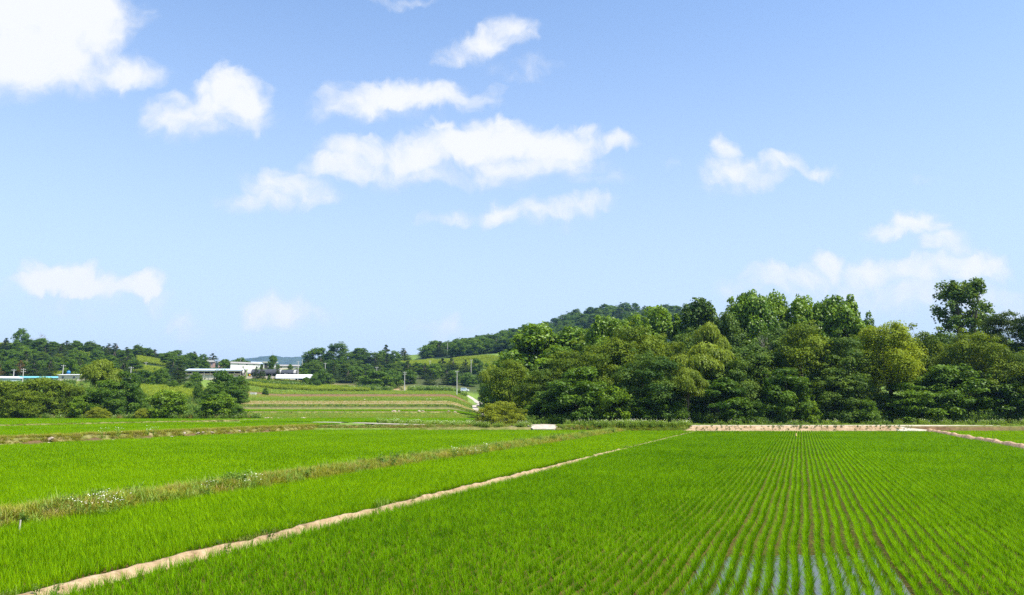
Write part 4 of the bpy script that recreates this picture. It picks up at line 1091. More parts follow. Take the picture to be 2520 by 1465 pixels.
WOOD = 'trees of the wood on the right'
zf = .9
wood = [
 # kind, variant, px, Y, top row, width, name, label
 ('plane',0,1330,186,799,249,'plane_tree','broad rounded plane tree at the left shoulder of the wood'),
 ('plane',1,1408,190,806,202,'plane_tree','plane tree just behind the left shoulder of the wood'),
 ('plane',2,1500,168,772,162,'plane_tree','bright topped plane tree above the olive trees, left of the twin topped one'),
 ('plane',0,1566,170,776,121,'plane_tree','small topped plane tree left of the twin topped one'),
 ('plane',1,1628,176,753,175,'plane_tree','twin topped plane tree in front of the hill crest'),
 ('plane',2,1855,165,709,165,'plane_tree','tallest pointed plane tree in the middle of the wood'),
 ('plane',0,1910,170,721,130,'plane_tree','narrow plane tree beside the tallest pointed one'),
 ('plane',1,1978,167,727,155,'plane_tree','round topped plane tree between the narrow one and the domed one'),
 ('plane',2,2072,165,720,180,'plane_tree','domed dark green plane tree at the right end of the plane tree row'),
 ('plane',0,2112,168,764,135,'plane_tree','lower plane tree sloping off the domed one'),
 ('poplar',1,1732,172,730,140,'poplar_tree','grey green poplar with fine upright tips, left of the plane row'),
 ('poplar',1,1800,160,765,105,'poplar_tree','shorter grey green poplar before the tallest plane tree'),
 ('poplar',0,2386,160,684,165,'poplar_tree','lone tall poplar rising into the sky on the far right'),
 ('willow',0,1752,142,797,115,'willow_tree','pale drooping willow, highest of the three in the wood'),
 ('willow',1,1730,137,846,165,'willow_tree','pale drooping willow, middle and widest of the three in the wood'),
 ('willow',0,1694,131,906,105,'willow_tree','pale drooping willow, lowest of the three in the wood'),
 ('willow',1,1216,205,902,80,'willow_tree','grey green willow at the left tip of the wood by the winding track'),
 ('yellow',0,2190,135,797,180,'locust_tree','round yellow green locust tree standing out before the right part of the wood'),
 ('locust',0,1400,150,858,190,'locust_tree','olive locust tree under the left plane trees'),
 ('locust',1,1570,145,790,210,'locust_tree','large light olive locust tree left of the willows'),
 ('locust',2,1478,142,838,170,'locust_tree','olive locust tree with forked trunk showing, left front of the wood'),
 ('locust',0,1255,160,882,130,'locust_tree','brownish locust tree at the left edge of the wood'),
 ('locust',1,1330,146,905,140,'locust_tree','brown green locust tree behind the gap by the round bush'),
 ('locust',2,1660,150,832,130,'locust_tree','locust tree behind the lowest willow'),
 ('bluish',0,1600,133,868,190,'locust_tree','blue green locust tree in front, left of the willows'),
 ('bluish',1,1850,141,842,190,'locust_tree','dull blue green locust tree below the tallest plane tree'),
 ('bluish',0,1800,136,868,150,'locust_tree','dull locust tree right beside the willows'),
 ('locust',1,1985,139,785,210,'locust_tree','dark green locust tree below the round topped plane tree'),
 ('bluish',1,2080,135,822,170,'locust_tree','dark locust tree left of the yellow green one'),
 ('locust',2,2295,144,806,150,'locust_tree','thin topped locust tree right of the yellow green one'),
 ('locust',0,2408,137,812,180,'locust_tree','upright locust tree in front of the lone tall poplar'),
 ('bigpine',0,2488,146,764,185,'pine_tree','dark brownish pine tree at the right edge of the wood'),
 ('bigpine',0,2578,141,758,170,'pine_tree','dark pine tree cut by the right edge of the photo'),
 ('locust',1,2520,134,860,150,'locust_tree','dull locust tree under the dark pines at the right edge'),
 ('zelkova',0,1425,135,905,170,'zelkova_tree','leafy zelkova at the left front of the wood beside the dark gap'),
 ('bright',1,1512,130.9,948,120,'young_tree','sunlit young tree over the flowering bank'),
 ('zelkova',2,1600,131.5,962,130,'zelkova_tree','dark leafy zelkova below the blue green front locust tree'),
 ('shrub',0,1665,130.4,992,70,'shrub','low shrub under the lowest willow'),
 ('zelkova',1,1770,133,930,165,'zelkova_tree','zelkova right of the lowest willow'),
 ('shrub',1,1858,130.5,985,75,'shrub','low shrub over the left part of the bare sandy bank'),
 ('zelkova',2,1935,132.5,905,150,'zelkova_tree','vine hung zelkova near the middle of the bare sandy bank'),
 ('bright',0,1990,130.5,982,70,'young_tree','small light green tree over the middle of the bare sandy bank'),
 ('bluish',1,2055,133.5,900,170,'locust_tree','low locust tree below the domed plane tree'),
 ('shrub',0,2128,131,978,85,'shrub','low shrub in the dark gap under the yellow green locust tree'),
 ('zelkova',0,2235,133,942,170,'zelkova_tree','zelkova with layered branches by the road ramp'),
 ('zelkova',1,2350,134.5,895,190,'zelkova_tree','tall zelkova at the foot of the upright locust tree'),
 ('shrub',1,2425,133,985,70,'shrub','low shrub above the far right paddy'),
 ('zelkova',2,2482,134.5,925,160,'zelkova_tree','layered zelkova above the far right paddy'),
 ('zelkova',0,2580,135,900,160,'zelkova_tree','zelkova at the lower right edge of the photo'),
 ('zelkova',1,1345,139,960,110,'zelkova_tree','low dark zelkova over the dark weeds by the track fork'),
 ('zelkova',2,1214,262,918,70,'zelkova_tree','dark tree beside the bend of the winding track'),
 ('zelkova',0,1205,305,925,55,'zelkova_tree','farther dark tree beside the winding track'),
 ('zelkova',1,1240,225,905,80,'zelkova_tree','dark tree behind the grey green willow'),
 ('zelkova',2,1262,172,930,90,'zelkova_tree','tree at the wood edge behind the round bush'),
 ('oak',0,1280,200,862,120,'oak_tree','oak tree at the wood edge left of the broad plane tree'),
 ('oak',1,1240,245,878,100,'oak_tree','oak tree at the receding left edge of the wood'),
 ('oak',2,1222,330,890,75,'oak_tree','oak tree at the far end of the wood edge'),
 ('locust',0,1460,172,818,140,'locust_tree','locust tree between the plane trees on the left'),
 ('bluish',0,1700,160,815,150,'locust_tree','shaded locust tree behind the highest willow'),
 ('bluish',1,1920,152,800,170,'locust_tree','shaded locust tree under the narrow plane tree'),
 ('locust',2,2240,160,812,160,'locust_tree','shaded locust tree behind the yellow green one'),
 ('bluish',0,2330,155,815,150,'locust_tree','shaded locust tree left under the lone tall poplar'),
 ('bluish',1,2450,160,806,150,'locust_tree','shaded locust tree right under the lone tall poplar'),
 ('locust',0,2130,152,818,150,'locust_tree','shaded locust tree between domed plane and yellow green locust'),
]
for k, v, px, Y, top, wd, nm, lb in wood:
    place_tree(k, v, px, Y, top, wd, nm, lb, WOOD)

# round bush and the left thicket
place_tree('olive', 0, 1232, 133.5, 986, 142, 'bush', 'large round olive bush beside the track fork', cat='bush')
LEFT = 'trees and shrubs of the left thicket'
left = [
 ('thicket',0,18,184,938,150,'shrub','wide olive shrub at the left edge of the photo'),
 ('thicket',1,108,186,926,150,'shrub','tall dense olive shrub, second from the left in the thicket'),
 ('thicket',0,62,181,962,110,'shrub','low olive shrub before the gap of the two tall ones'),
 ('bright',0,196,181,972,62,'shrub','light leafed young tree before the pale round tree'),
 ('thicket',1,172,188,944,100,'shrub','dark shrub left of the pale round tree'),
 ('zelkova',0,258,184,936,100,'zelkova_tree','leafy dark green zelkova below the pale round tree'),
 ('zelkova',2,308,198,914,88,'zelkova_tree','dark tree right of the pale round tree'),
 ('shrub',1,338,205,955,60,'shrub','dark shrub between the thicket and the bright green shrubs'),
 ('bright',1,412,183,958,122,'shrub','bright green shrub, left of the two by the earth track'),
 ('bright',0,538,184,968,112,'shrub','bright green shrub, right of the two by the earth track'),
 ('shrub',0,586,183,1000,50,'shrub','small dark shrub at the right foot of the bright green shrubs'),
 ('shrub',1,606,182,1018,22,'shrub','tiny dark shrub at the right end of the thicket'),
 ('olive',1,243,179,1001,62,'bush','small round olive bush at the thicket foot'),
 ('olive',0,352,180,1004,50,'bush','small brownish bush left of the bright green shrubs'),
 ('shrub',0,500,182,1003,60,'shrub','low green shrub between the bright green shrubs'),
]
for k, v, px, Y, top, wd, nm, lb in left:
    place_tree(k, v, px, Y, top, wd, nm, lb, LEFT, cat='shrub' if nm == 'shrub' else ('bush' if nm == 'bush' else 'tree'))
place_tree('willow', 1, 246, 196, 887, 112, 'willow_tree', 'pale round willow rising above the left thicket', LEFT)
BACK = 'trees behind the left thicket'
for k, v, px, Y, top, wd, nm, lb in [
 ('oak',0,548,262,914,86,'oak_tree','round green tree in front of the long barn'),
 ('oak',1,588,268,922,60,'oak_tree','dark tree at the right end of the clump before the barn'),
 ('zelkova',1,528,240,945,70,'zelkova_tree','lower green tree at the front of the clump before the barn'),
 ('zelkova',2,572,245,950,70,'zelkova_tree','low dark tree at the right front of the clump before the barn'),
 ('shrub',0,488,262,940,36,'shrub','small dark shrub left of the clump before the barn'),
 ('pine',0,440,318,899,66,'pine_tree','spreading dark pine left below the barn'),
 ('oak',2,392,325,905,50,'oak_tree','round dark tree on the slope above the light green crop'),
 ('oak',0,352,315,912,54,'oak_tree','tree standing left on the slope above the light green crop'),
 ('shrub',1,425,300,936,36,'shrub','small shrub below the spreading pine'),
 ('shrub',0,462,296,940,30,'shrub','small shrub right below the spreading pine'),
 ('oak',1,478,345,915,40,'oak_tree','dark tree against the left end of the barn'),
 ('shrub',1,652,345,955,18,'shrub','lone small conical shrub on the tilled terrace'),
]:
    place_tree(k, v, px, Y, top, wd, nm, lb, BACK, cat='shrub' if nm == 'shrub' else 'tree')

# trees among the farm buildings
FARM = 'trees among the farm sheds'
for k, v, px, Y, top, wd, nm, lb in [
 ('oak',0,668,452,876,34,'oak_tree','round tree before the white block of the farm'),
 ('oak',1,548,470,883,34,'oak_tree','dark tree between the brick house and the white shed'),
 ('pine',1,627,424,902,20,'pine_tree','dark small tree before the curved dark roof, left one'),
 ('pine',2,641,424,900,22,'pine_tree','dark small tree before the curved dark roof, middle one'),
 ('pine',3,681,424,903,18,'pine_tree','dark small tree before the curved dark roof, right one'),
 ('pine',0,594,425,903,16,'pine_tree','dark narrow tree beside the feed bin'),
 ('oak',2,712,470,896,14,'oak_tree','little tree behind the white shed with the grey roof'),
 ('shrub',0,752,408,927,30,'shrub','bushy shrub before the middle of the white polytunnel'),
 ('shrub',1,772,409,922,34,'shrub','bushy shrub hiding the right end of the white polytunnel'),
 ('oak',0,500,470,889,30,'oak_tree','bushy tree left of the brick house'),
 ('shrub',0,660,416,922,12,'shrub','small shrub at the foot of the curved dark roofs'),
 ('bright',0,640,470,897,10,'shrub','small light shrub by the blue grey shed'),
]:
    place_tree(k, v, px, Y, top, wd, nm, lb, FARM, cat='shrub' if nm == 'shrub' else 'tree')

# ------------------------------------------------------------------ hillside trees, one object each
def merge(name, kind, v):
    tr, cr, h, w = KIND[kind][v]
    nv = len(tr.vertices)
    a = np.zeros(nv * 3, np.float32); tr.vertices.foreach_get('co', a)
    c = np.zeros(len(cr.vertices) * 3, np.float32); cr.vertices.foreach_get('co', c)
    qt = np.array([list(p.vertices) for p in tr.polygons if len(p.vertices) == 4])
    qc = np.zeros(len(cr.loops), np.int32); cr.loops.foreach_get('vertex_index', qc); qc = qc.reshape(-1, 4)
    t = np.zeros(len(cr.vertices), np.float32); cr.attributes['tone'].data.foreach_get('value', t)
    V = np.concatenate([a.reshape(-1, 3), c.reshape(-1, 3)]); Q = np.concatenate([qt, qc + nv])
    return mesh_np(name, V, Q, [tr.materials[0], cr.materials[0]], tone=np.concatenate([np.zeros(nv), t]), midx=np.concatenate([np.zeros(len(qt)), np.ones(len(qc))])), h, w
FARM_M = {'oak_tree': [merge('oak_tree', 'oak', i) for i in range(3)] + [merge('oak_tree', 'bluish', 0), merge('oak_tree', 'zelkova', 1)],
          'pine_tree': [merge('pine_tree', 'pine', i) for i in range(4)], 'shrub': [merge('shrub', 'shrub', i) for i in range(2)] + [merge('shrub', 'thicket', 0)],
          'dead_pine': [merge('dead_pine', 'deadpine', 0)], 'lime': [merge('young_tree', 'bright', 0)]}
_names = {'lime': 'young_tree'}
def hill_tree(kind, px, Y, width, height, label, group, cat='tree'):
    g = HP(px, Y); L_ = FARM_M[kind]
    me, h, w = L_[int(rng.integers(0, len(L_)))]
    o = link(_names.get(kind, kind), me)
    o.location = (g[0], g[1], g[2] - .2); o.rotation_euler = (0, 0, rng.uniform(0, 6.28))
    o.scale = (width / w * 1.3, width / w * 1.3, height / h * 1.08)
    return tag(o, label, cat, group)

def clear(px, Y, zones):
    return not any(a <= px <= b and c <= Y <= d for a, b, c, d in zones)
def hillside(seed, cells, zones, pick, labels, group, jitter=.42):
    """cells: rows of (Y, px0, px1, spacing in px); pick(r, px, Y) -> kind, width m, height m."""
    r = np.random.default_rng(seed)
    for Y, p0, p1, sp_ in cells:
        for px in np.arange(p0 + r.uniform(0, sp_), p1, sp_):
            y = Y + r.uniform(-.4, .4) * 22; x = px + r.normal(0, sp_ * jitter * .5)
            if not clear(x, y, zones): continue
            k, w, h = pick(r, x, y)
            hill_tree(k, x, y, w, h, labels[k], group, 'shrub' if k == 'shrub' else 'tree')
def pick_left(r, px, Y):
    u = r.uniform()
    if u < .36: return 'pine_tree', r.uniform(6.5, 10), r.uniform(6, 9)
    if u < .85: return 'oak_tree', r.uniform(6, 9), r.uniform(5.5, 8.5)
    if u < .90 and px < 130: return 'dead_pine', r.uniform(5, 7), r.uniform(6, 8)
    return 'shrub', r.uniform(5, 8), r.uniform(3, 5)
LBL = lambda where: {'pine_tree': 'dark green pine tree ' + where, 'oak_tree': 'round broadleaf tree ' + where, 'shrub': 'low bushy shrub ' + where, 'dead_pine': 'reddish brown withered pine ' + where, 'lime': 'bright green young tree ' + where}
hillside(401, [(372, -60, 250, 40), (400, -60, 330, 36), (425, -60, 440, 35), (450, -60, 455, 33), (478, -60, 470, 31), (505, -60, 500, 30), (532, 60, 520, 28), (558, 60, 520, 27), (582, 120, 520, 26)],
         [(-60, 38, 516, 560), (338, 402, 492, 530), (125, 180, 366, 425), (325, 405, 420, 475), (170, 215, 500, 520)], pick_left, LBL('on the wooded left hillside'), 'trees on the wooded left hillside')
def pick_mid(r, px, Y):
    u = r.uniform()
    if u < .28: return 'pine_tree', r.uniform(6, 9), r.uniform(6, 9.5)
    if u < .80: return 'oak_tree', r.uniform(6.5, 10), r.uniform(6, 9.5)
    return 'shrub', r.uniform(5, 8), r.uniform(3, 5)
hillside(402, [(436, 745, 990, 34), (458, 755, 1180, 32), (482, 750, 1190, 31), (508, 750, 1190, 30), (545, 745, 985, 27), (580, 750, 970, 26), (620, 745, 960, 25)],
         [(805, 880, 400, 450), (985, 1200, 512, 575), (1000, 1060, 452, 470)], pick_mid, LBL('on the low middle hillside behind the terraces'), 'trees on the low middle hillside')
def pick_right(r, px, Y):
    u = r.uniform()
    if u < .16: return 'pine_tree', r.uniform(9, 13), r.uniform(8, 11)
    if u < .92: return 'oak_tree', r.uniform(10, 15), r.uniform(8.5, 12)
    return 'shrub', r.uniform(8, 12), r.uniform(4, 6)
hillside(403, [(615, 1050, 1300, 27), (655, 1045, 1350, 27), (700, 1040, 1400, 27), (745, 1050, 1450, 27), (790, 1070, 1560, 26), (830, 1120, 1640, 26), (870, 1180, 1700, 26), (910, 1240, 1720, 26), (945, 1290, 1760, 26), (975, 1400, 1740, 26)],
         [], pick_right, LBL('on the tall wooded hill behind'), 'trees on the tall wooded hill')
# single trees that break the skyline
for k, px, Y, w, h, lb in [('oak_tree', 40, 560, 9, 13.5, 'leafy tree standing beside the bare dead tree on the left hilltop'), ('pine_tree', 947, 600, 9, 13, 'tall thin pine on the middle skyline'), ('pine_tree', 990, 600, 11, 9.5, 'flat topped dark pine at the right end of the middle skyline'),
   ('oak_tree', 828, 560, 17, 17, 'tall rounded tree on the middle skyline, beside the utility poles'), ('oak_tree', 775, 560, 17, 14, 'rounded tree left of the tall one on the middle skyline'), ('oak_tree', 885, 575, 13, 12, 'broadleaf tree in the dip of the middle skyline'),
   ('oak_tree', 925, 420, 16, 9, 'broad round tree at the foot of the middle hillside'), ('oak_tree', 590, 600, 12, 9, 'tree behind the white farm shed on the skyline'), ('pine_tree', 222, 590, 7, 9, 'pointed pine on the left ridge'), ('oak_tree', 1066, 650, 12, 11, 'leafy tree at the left shoulder of the tall hill')]:
    hill_tree(k, px, Y, w, h, lb, 'single trees breaking the skyline')
GREYTW = plain_mat('grey_twigs', (.22, .17, .15), .9)
bt = link('bare_tree', bare_mesh(340, 14, 12, GREYTW)); g = HP(72, 566); bt.location = g; bt.scale = (1.15, 1.15, .98)
tag(bt, 'bare grey dead tree on the left hilltop', 'tree')
PALETW = plain_mat('pale_twigs', (.36, .32, .28), .9)
bt3 = link('bare_tree', bare_mesh(343, 16, 9, PALETW)); g = HP(1884, 150); bt3.location = g; bt3.scale = (.8, .8, (float(zpy(806, 150)) - g[2]) / 14.5)
tag(bt3, 'pale dead tree with bare branches in front of the tallest plane tree', 'tree')
bt2 = link('bare_tree', bare_mesh(341, 6, 6, GREYTW)); bt2.location = HP(792, 432); bt2.scale = (1.2, 1.2, .9)
tag(bt2, 'grey leafless shrub at the foot of the middle hillside', 'tree')

# crops on the slopes
def crop(name, p0, p1, Y0, Y1, n, label, s=(2.0, 3.6), var=None):
    pts = scatter_px(p0, p1, Y0, Y1, n, r3)
    put(name, pts, var or CROPV, label, 'crop', s)
CROPM = leaf_mat('crop', (.13, .20, .012), (.30, .37, .035), trans=.35, rough=.6, spec=.1, vary=.25, scale=.06)
CROPV = [source('crop_clump', weed_mesh(160 + i, CROPM, 12, .5, .45, .11)) for i in range(3)]
crop('crop', 325, 565, 268, 312, 2600, 'light green crop on the slope behind the left thicket')
crop('crop', 608, 905, 392, 425, 2600, 'light green vines on the slope below the farm')
crop('crop', 1005, 1250, 512, 566, 3000, 'light green crop field high on the middle hillside')
crop('crop', 975, 1065, 560, 592, 900, 'light green crop on the middle skyline')
crop('crop', 335, 405, 495, 526, 700, 'light green crop patch among the pines of the left hillside')
crop('crop', -40, 40, 520, 558, 800, 'light green crop on the left hilltop')
crop('crop', 172, 214, 500, 520, 260, 'small light green clearing high on the left hillside')
crop('crop', 130, 175, 392, 420, 420, 'small light green clearing low on the left hillside')
crop('crop', 330, 400, 440, 470, 700, 'light green strip below the crop patch of the left hillside')
REED = leaf_mat('reeds', (.03, .09, .012), (.09, .20, .03), trans=.3, vary=.2)
REEDV = [source('reed_clump', tuft(170 + i, REED, 70, .5, 2.2, .08, lean=(.02, .3))) for i in range(2)]
put('reeds', scatter_px(604, 745, 403, 413, 800, r3), REEDV, 'tall dark green reeds below the farm sheds', 'reeds', (.7, 1.25))
put('hedge', patchy(scatter_px(610, 1150, 402, 412, 1300, r3), .46, 9), w_tall + w_flow, 'loose hedge along the head of the terraces', 'hedge', (.8, 2.4))
put('undergrowth', scatter_px(1380, 2650, 130.5, 150, 1500, r3), [w_tall[0], w_tall[2]], 'dark undergrowth on the floor of the wood', 'undergrowth', (.9, 2.2))
# ================================================================== farm buildings
WHITE = plain_mat('white_wall', (.66, .64, .60), .8, dirt=.12)
CREAM = plain_mat('cream_wall', (.60, .53, .42), .8, dirt=.15)
GREYR = plain_mat('grey_roof', (.30, .28, .26), .8, dirt=.3, scale=.4)
BLUER = plain_mat('pale_blue_roof', (.42, .50, .58), .5, dirt=.15)
BLUEW = plain_mat('blue_grey_wall', (.36, .44, .50), .7, dirt=.2)
TEAL = plain_mat('teal_roof', (.16, .47, .52), .5, dirt=.2)
YELT = plain_mat('cream_steel', (.62, .55, .32), .6)
STEEL = plain_mat('grey_steel', (.42, .42, .40), .5)
DARKIN = plain_mat('interior_shade', (.035, .033, .03), .9)  # near-black colour standing in for the shade inside openings
NETM = plain_mat('dark_shade_net', (.045, .048, .055), .8, dirt=.3, scale=.3)
FILM = plain_mat('greyish_film', (.42, .40, .37), .5, dirt=.3)
WFILM = plain_mat('white_film', (.78, .80, .82), .4, dirt=.08, scale=.3)
BRICK = rough_mat('pink_brick', [(.3, (.30, .19, .16)), (.7, (.44, .30, .26))], scale=1.2, bump=.3)
GLASSD = plain_mat('window_glass', (.04, .06, .08), .1, spec=.6, dirt=.1)
YELLOW = plain_mat('yellow_paint', (.70, .40, .02), .5)
BLUET = plain_mat('blue_tank', (.04, .22, .50), .4)
CONC = plain_mat('concrete', (.50, .48, .44), .8, dirt=.2)
RUST = plain_mat('straw_rag', (.62, .46, .16), .8)
WOODP = plain_mat('weathered_wood', (.50, .46, .38), .9, dirt=.3, scale=6)
DWOOD = plain_mat('dark_wood', (.08, .06, .045), .9)
TYRE = plain_mat('tyre', (.03, .03, .03), .8)

def site(px, py, Y): return P(px, py, Y)
MPP = lambda Y: Y / FE                                # metres per photo column at distance Y

# long open barn
Y = 420; s0 = site(457, 928, Y); Lb = (592 - 457) * MPP(Y)
e = empty('barn', s0, R(1.0), 'long open sided cattle barn with pale blue roof and cream posts', 'barn')
m = MB(); m.box(0, Lb, .4, 8.6, -1.5, .9); m.box(-.12, Lb + .12, 8.55, 8.75, .9, 3.3); m.build('low_wall', CREAM, e)
m = MB(); m.add([(-.4, -.6, 3.45), (Lb + .4, -.6, 3.45), (Lb + .4, 4.6, 4.5), (-.4, 4.6, 4.5), (-.4, 9.4, 3.45), (Lb + .4, 9.4, 3.45),
     (-.4, -.6, 3.33), (Lb + .4, -.6, 3.33), (Lb + .4, 4.6, 4.38), (-.4, 4.6, 4.38), (-.4, 9.4, 3.33), (Lb + .4, 9.4, 3.33)],
     [(0, 1, 2, 3), (3, 2, 5, 4), (6, 9, 8, 7), (9, 10, 11, 8), (0, 6, 7, 1), (4, 5, 11, 10), (0, 3, 9, 6), (3, 4, 10, 9), (1, 7, 8, 2), (2, 8, 11, 5)])
m.build('roof', BLUER, e)
m = MB(); m.box(-.3, Lb + .3, -.42, -.34, 2.82, 3.3); m.build('fascia', YELT, e)
m = MB(); m.box(.2, Lb - .2, 2.6, 2.75, .9, 3.3); m.build('inner_shade_panel', DARKIN, e)  # added dark sheet, paints the shade inside the open barn
for k in range(10):
    x = .15 + k * (Lb - .3) / 9
    m = MB(); m.box(x - .07, x + .07, -.3, -.16, -1.5, 3.3); m.build('post', STEEL, e)
m = MB(); m.box(0, Lb, -.14, -.06, 1.35, 1.65); m.build('rail', YELT, e)

def gable(px, py, Y, L_, W_, h, rise, rz, wall, roof, label, door=None, name='farm_shed', trims=True):
    e = empty(name, site(px, py, Y), R(rz), label, 'shed')
    m = MB()
    vs = [(0, 0, -1.5), (L_, 0, -1.5), (L_, W_, -1.5), (0, W_, -1.5), (0, 0, h), (L_, 0, h), (L_, W_, h), (0, W_, h), (0, W_ / 2, h + rise), (L_, W_ / 2, h + rise)]
    m.add(vs, [(0, 1, 5, 4), (2, 3, 7, 6), (3, 0, 4, 8, 7), (1, 2, 6, 9, 5)]); m.build('wall', wall, e)
    m = MB(); o = .45; t = .14; dz = rise / (W_ / 2) * o
    a = [(-o, -o, h - dz), (L_ + o, -o, h - dz), (L_ + o, W_ / 2, h + rise), (-o, W_ / 2, h + rise), (-o, W_ + o, h - dz), (L_ + o, W_ + o, h - dz)]
    b = [(x, y, z + t) for x, y, z in a]; a = [(x, y, z + .01) for x, y, z in a]
    m.add(b + a, [(0, 1, 2, 3), (3, 2, 5, 4), (6, 9, 8, 7), (9, 10, 11, 8), (0, 6, 7, 1), (4, 5, 11, 10), (0, 3, 9, 6), (3, 4, 10, 9), (1, 7, 8, 2), (2, 8, 11, 5)])
    m.build('roof', roof, e)
    for (x0, x1, z0, z1, mt, nm) in (door or []):
        m = MB(); m.box(x0, x1, -.05, -.005, z0, z1); m.build(nm, mt, e)
    return e
gable(567, 905.5, 470, 17.5, 9, 2.7, 1.0, 39, [WHITE], GREYR, 'white farm shed with grey gabled roof, shaded gable end to the left', [(4.2, 5.0, 2.0, 2.5, DARKIN, 'vent'), (9.2, 10.0, 2.0, 2.5, DARKIN, 'vent'), (13.6, 14.4, 2.0, 2.5, DARKIN, 'vent'), (16.2, 17.0, 0, 2.1, STEEL, 'door')])
gable(622, 906.5, 486, 9.5, 9, 2.9, 1.1, 30, [BLUEW], BLUER, 'blue grey farm shed behind the right end of the white one', [(5.6, 7.4, 0, 2.4, STEEL, 'door'), (2.0, 3.2, 1.2, 2.1, GLASSD, 'window')])
gable(681, 909, 474, 12.6, 7, 2.0, .75, 14, [CREAM], GREYR, 'low cream shed with grey roof at the right end of the farm', [(2.0, 2.9, .9, 1.6, DARKIN, 'window'), (6.0, 6.9, .9, 1.6, DARKIN, 'window'), (9.6, 10.6, 0, 1.9, STEEL, 'door')])
# white block with flat overhanging roof
e = empty('farm_block', site(648, 907.5, 480), R(20), 'white flat roofed farm block with a dark doorway', 'building')
m = MB(); m.box(0, 7.6, 0, 6, -1.5, 3.7); m.build('wall', WHITE, e)
m = MB(); m.box(-.7, 8.4, -.8, 6.6, 3.7, 4.05); m.build('roof', WHITE, e)
m = MB(); m.box(.5, 2.4, -.06, -.01, 0, 3.1); m.build('door', DARKIN, e)  # dark panel painted for the shade in the open doorway
m = MB(); m.box(4.4, 6.0, -.05, -.01, 1.3, 2.5); w = m.build('window', GLASSD, e); m = MB(); m.box(4.3, 6.1, -.1, -.055, 1.18, 1.3); m.build('sill', CONC, w)
# brick houses
def brick_house(px, py, Y, L_, W_, h, rz, label, parapet):
    e = empty('brick_house', site(px, py, Y), R(rz), label, 'house')
    m = MB(); m.box(0, L_, 0, W_, -2, h); m.build('wall', BRICK, e)
    m = MB(); m.box(-.3, L_ + .3, -.4, W_ + .3, h, h + .3); m.build('roof', WHITE, e)
    if parapet:
        m = MB()
        for k in range(7):
            x = -.2 + k * (L_ + .1) / 6.6; m.box(x, x + .32, -.3, -.1, h + .3, h + 1.0)
        m.box(-.25, L_ + .25, -.32, -.08, h + 1.0, h + 1.15); m.build('balustrade', WHITE, e)
    for k in range(2):
        x = L_ * (.15 + .45 * k)
        m = MB(); m.box(x, x + L_ * .22, -.05, -.01, .9, 2.2); w = m.build('window', GLASSD, e)
        m = MB(); m.box(x - .1, x + L_ * .22 + .1, -.09, -.055, .78, .9); m.build('sill', WHITE, w)
    m = MB(); m.box(L_ * .43, L_ * .54, -.06, -.01, 0, 2.1); m.build('door', DWOOD, e)
brick_house(509, 902, 486, 3.9, 6, 2.7, 12, 'small pink brick house with a white roof balustrade', True)
brick_house(537, 903.5, 486, 6.3, 6, 3.2, 16, 'pink brick house with white slab roof beside the white shed', False)
# curved dark roofs
def tunnel(name, px0, px1, py, Y, wd, h, side, roof, endm, label, cat, bands=(), walls=True):
    L_ = (px1 - px0) * MPP(Y)
    e = empty(name, site(px0, py, Y), R(2), label, cat)
    m = MB(); n = 10
    arc = [(wd / 2 - math.cos(math.pi * k / n) * wd / 2, side + math.sin(math.pi * k / n) * (h - side)) for k in range(n + 1)]
    V = [(0, y, z) for y, z in arc] + [(L_, y, z) for y, z in arc]
    m.add(V, [(k, n + 1 + k, n + 2 + k, k + 1) for k in range(n)] + [tuple(range(n + 1)), tuple(range(2 * n + 1, n, -1))])
    m.build('roof', roof, e, smooth=False)
    for b0, b1 in bands:
        m = MB(); q = [(y + (y - wd / 2) * .02, z + .05) for y, z in arc]
        V = [(b0 * L_, y, z) for y, z in q] + [(b1 * L_, y, z) for y, z in q]
        m.add(V, [(k, n + 1 + k, n + 2 + k, k + 1) for k in range(n)] + [tuple(range(n + 1)), tuple(range(2 * n + 1, n, -1))]); m.build('end_band', endm, e)
    if walls:
        m = MB(); m.box(.05, L_ - .05, .12, .2, -1.5, .7); m.build('low_wall', CREAM, e)
        m = MB(); m.box(.1, L_ - .1, 1.5, 1.6, -1, side); m.build('inner_shade_panel', DARKIN, e)  # dark sheet set in as the shade under the curved roof
        k = max(3, int(L_ / 3.2))
        for i in range(k + 1):
            x = .1 + i * (L_ - .2) / k; m = MB(); m.box(x - .06, x + .06, .02, .11, -1.5, side); m.build('post', STEEL, e)
    return e
tunnel('curved_shed', 607, 684, 929, 428, 8, 4.5, 2.1, NETM, FILM, 'curved shed under dark netting, pale film at its left end', 'shed', [(0.0, .13)])
tunnel('curved_shed', 686, 727, 929, 426, 8, 4.2, 2.1, NETM, FILM, 'shorter curved shed under dark netting, pale film at both ends', 'shed', [(0, .1), (.86, 1.0)])
tunnel('polytunnel', 678, 766, 934, 416, 4.6, 2.6, .5, WFILM, WFILM, 'white plastic polytunnel below the curved dark sheds', 'polytunnel', walls=False)
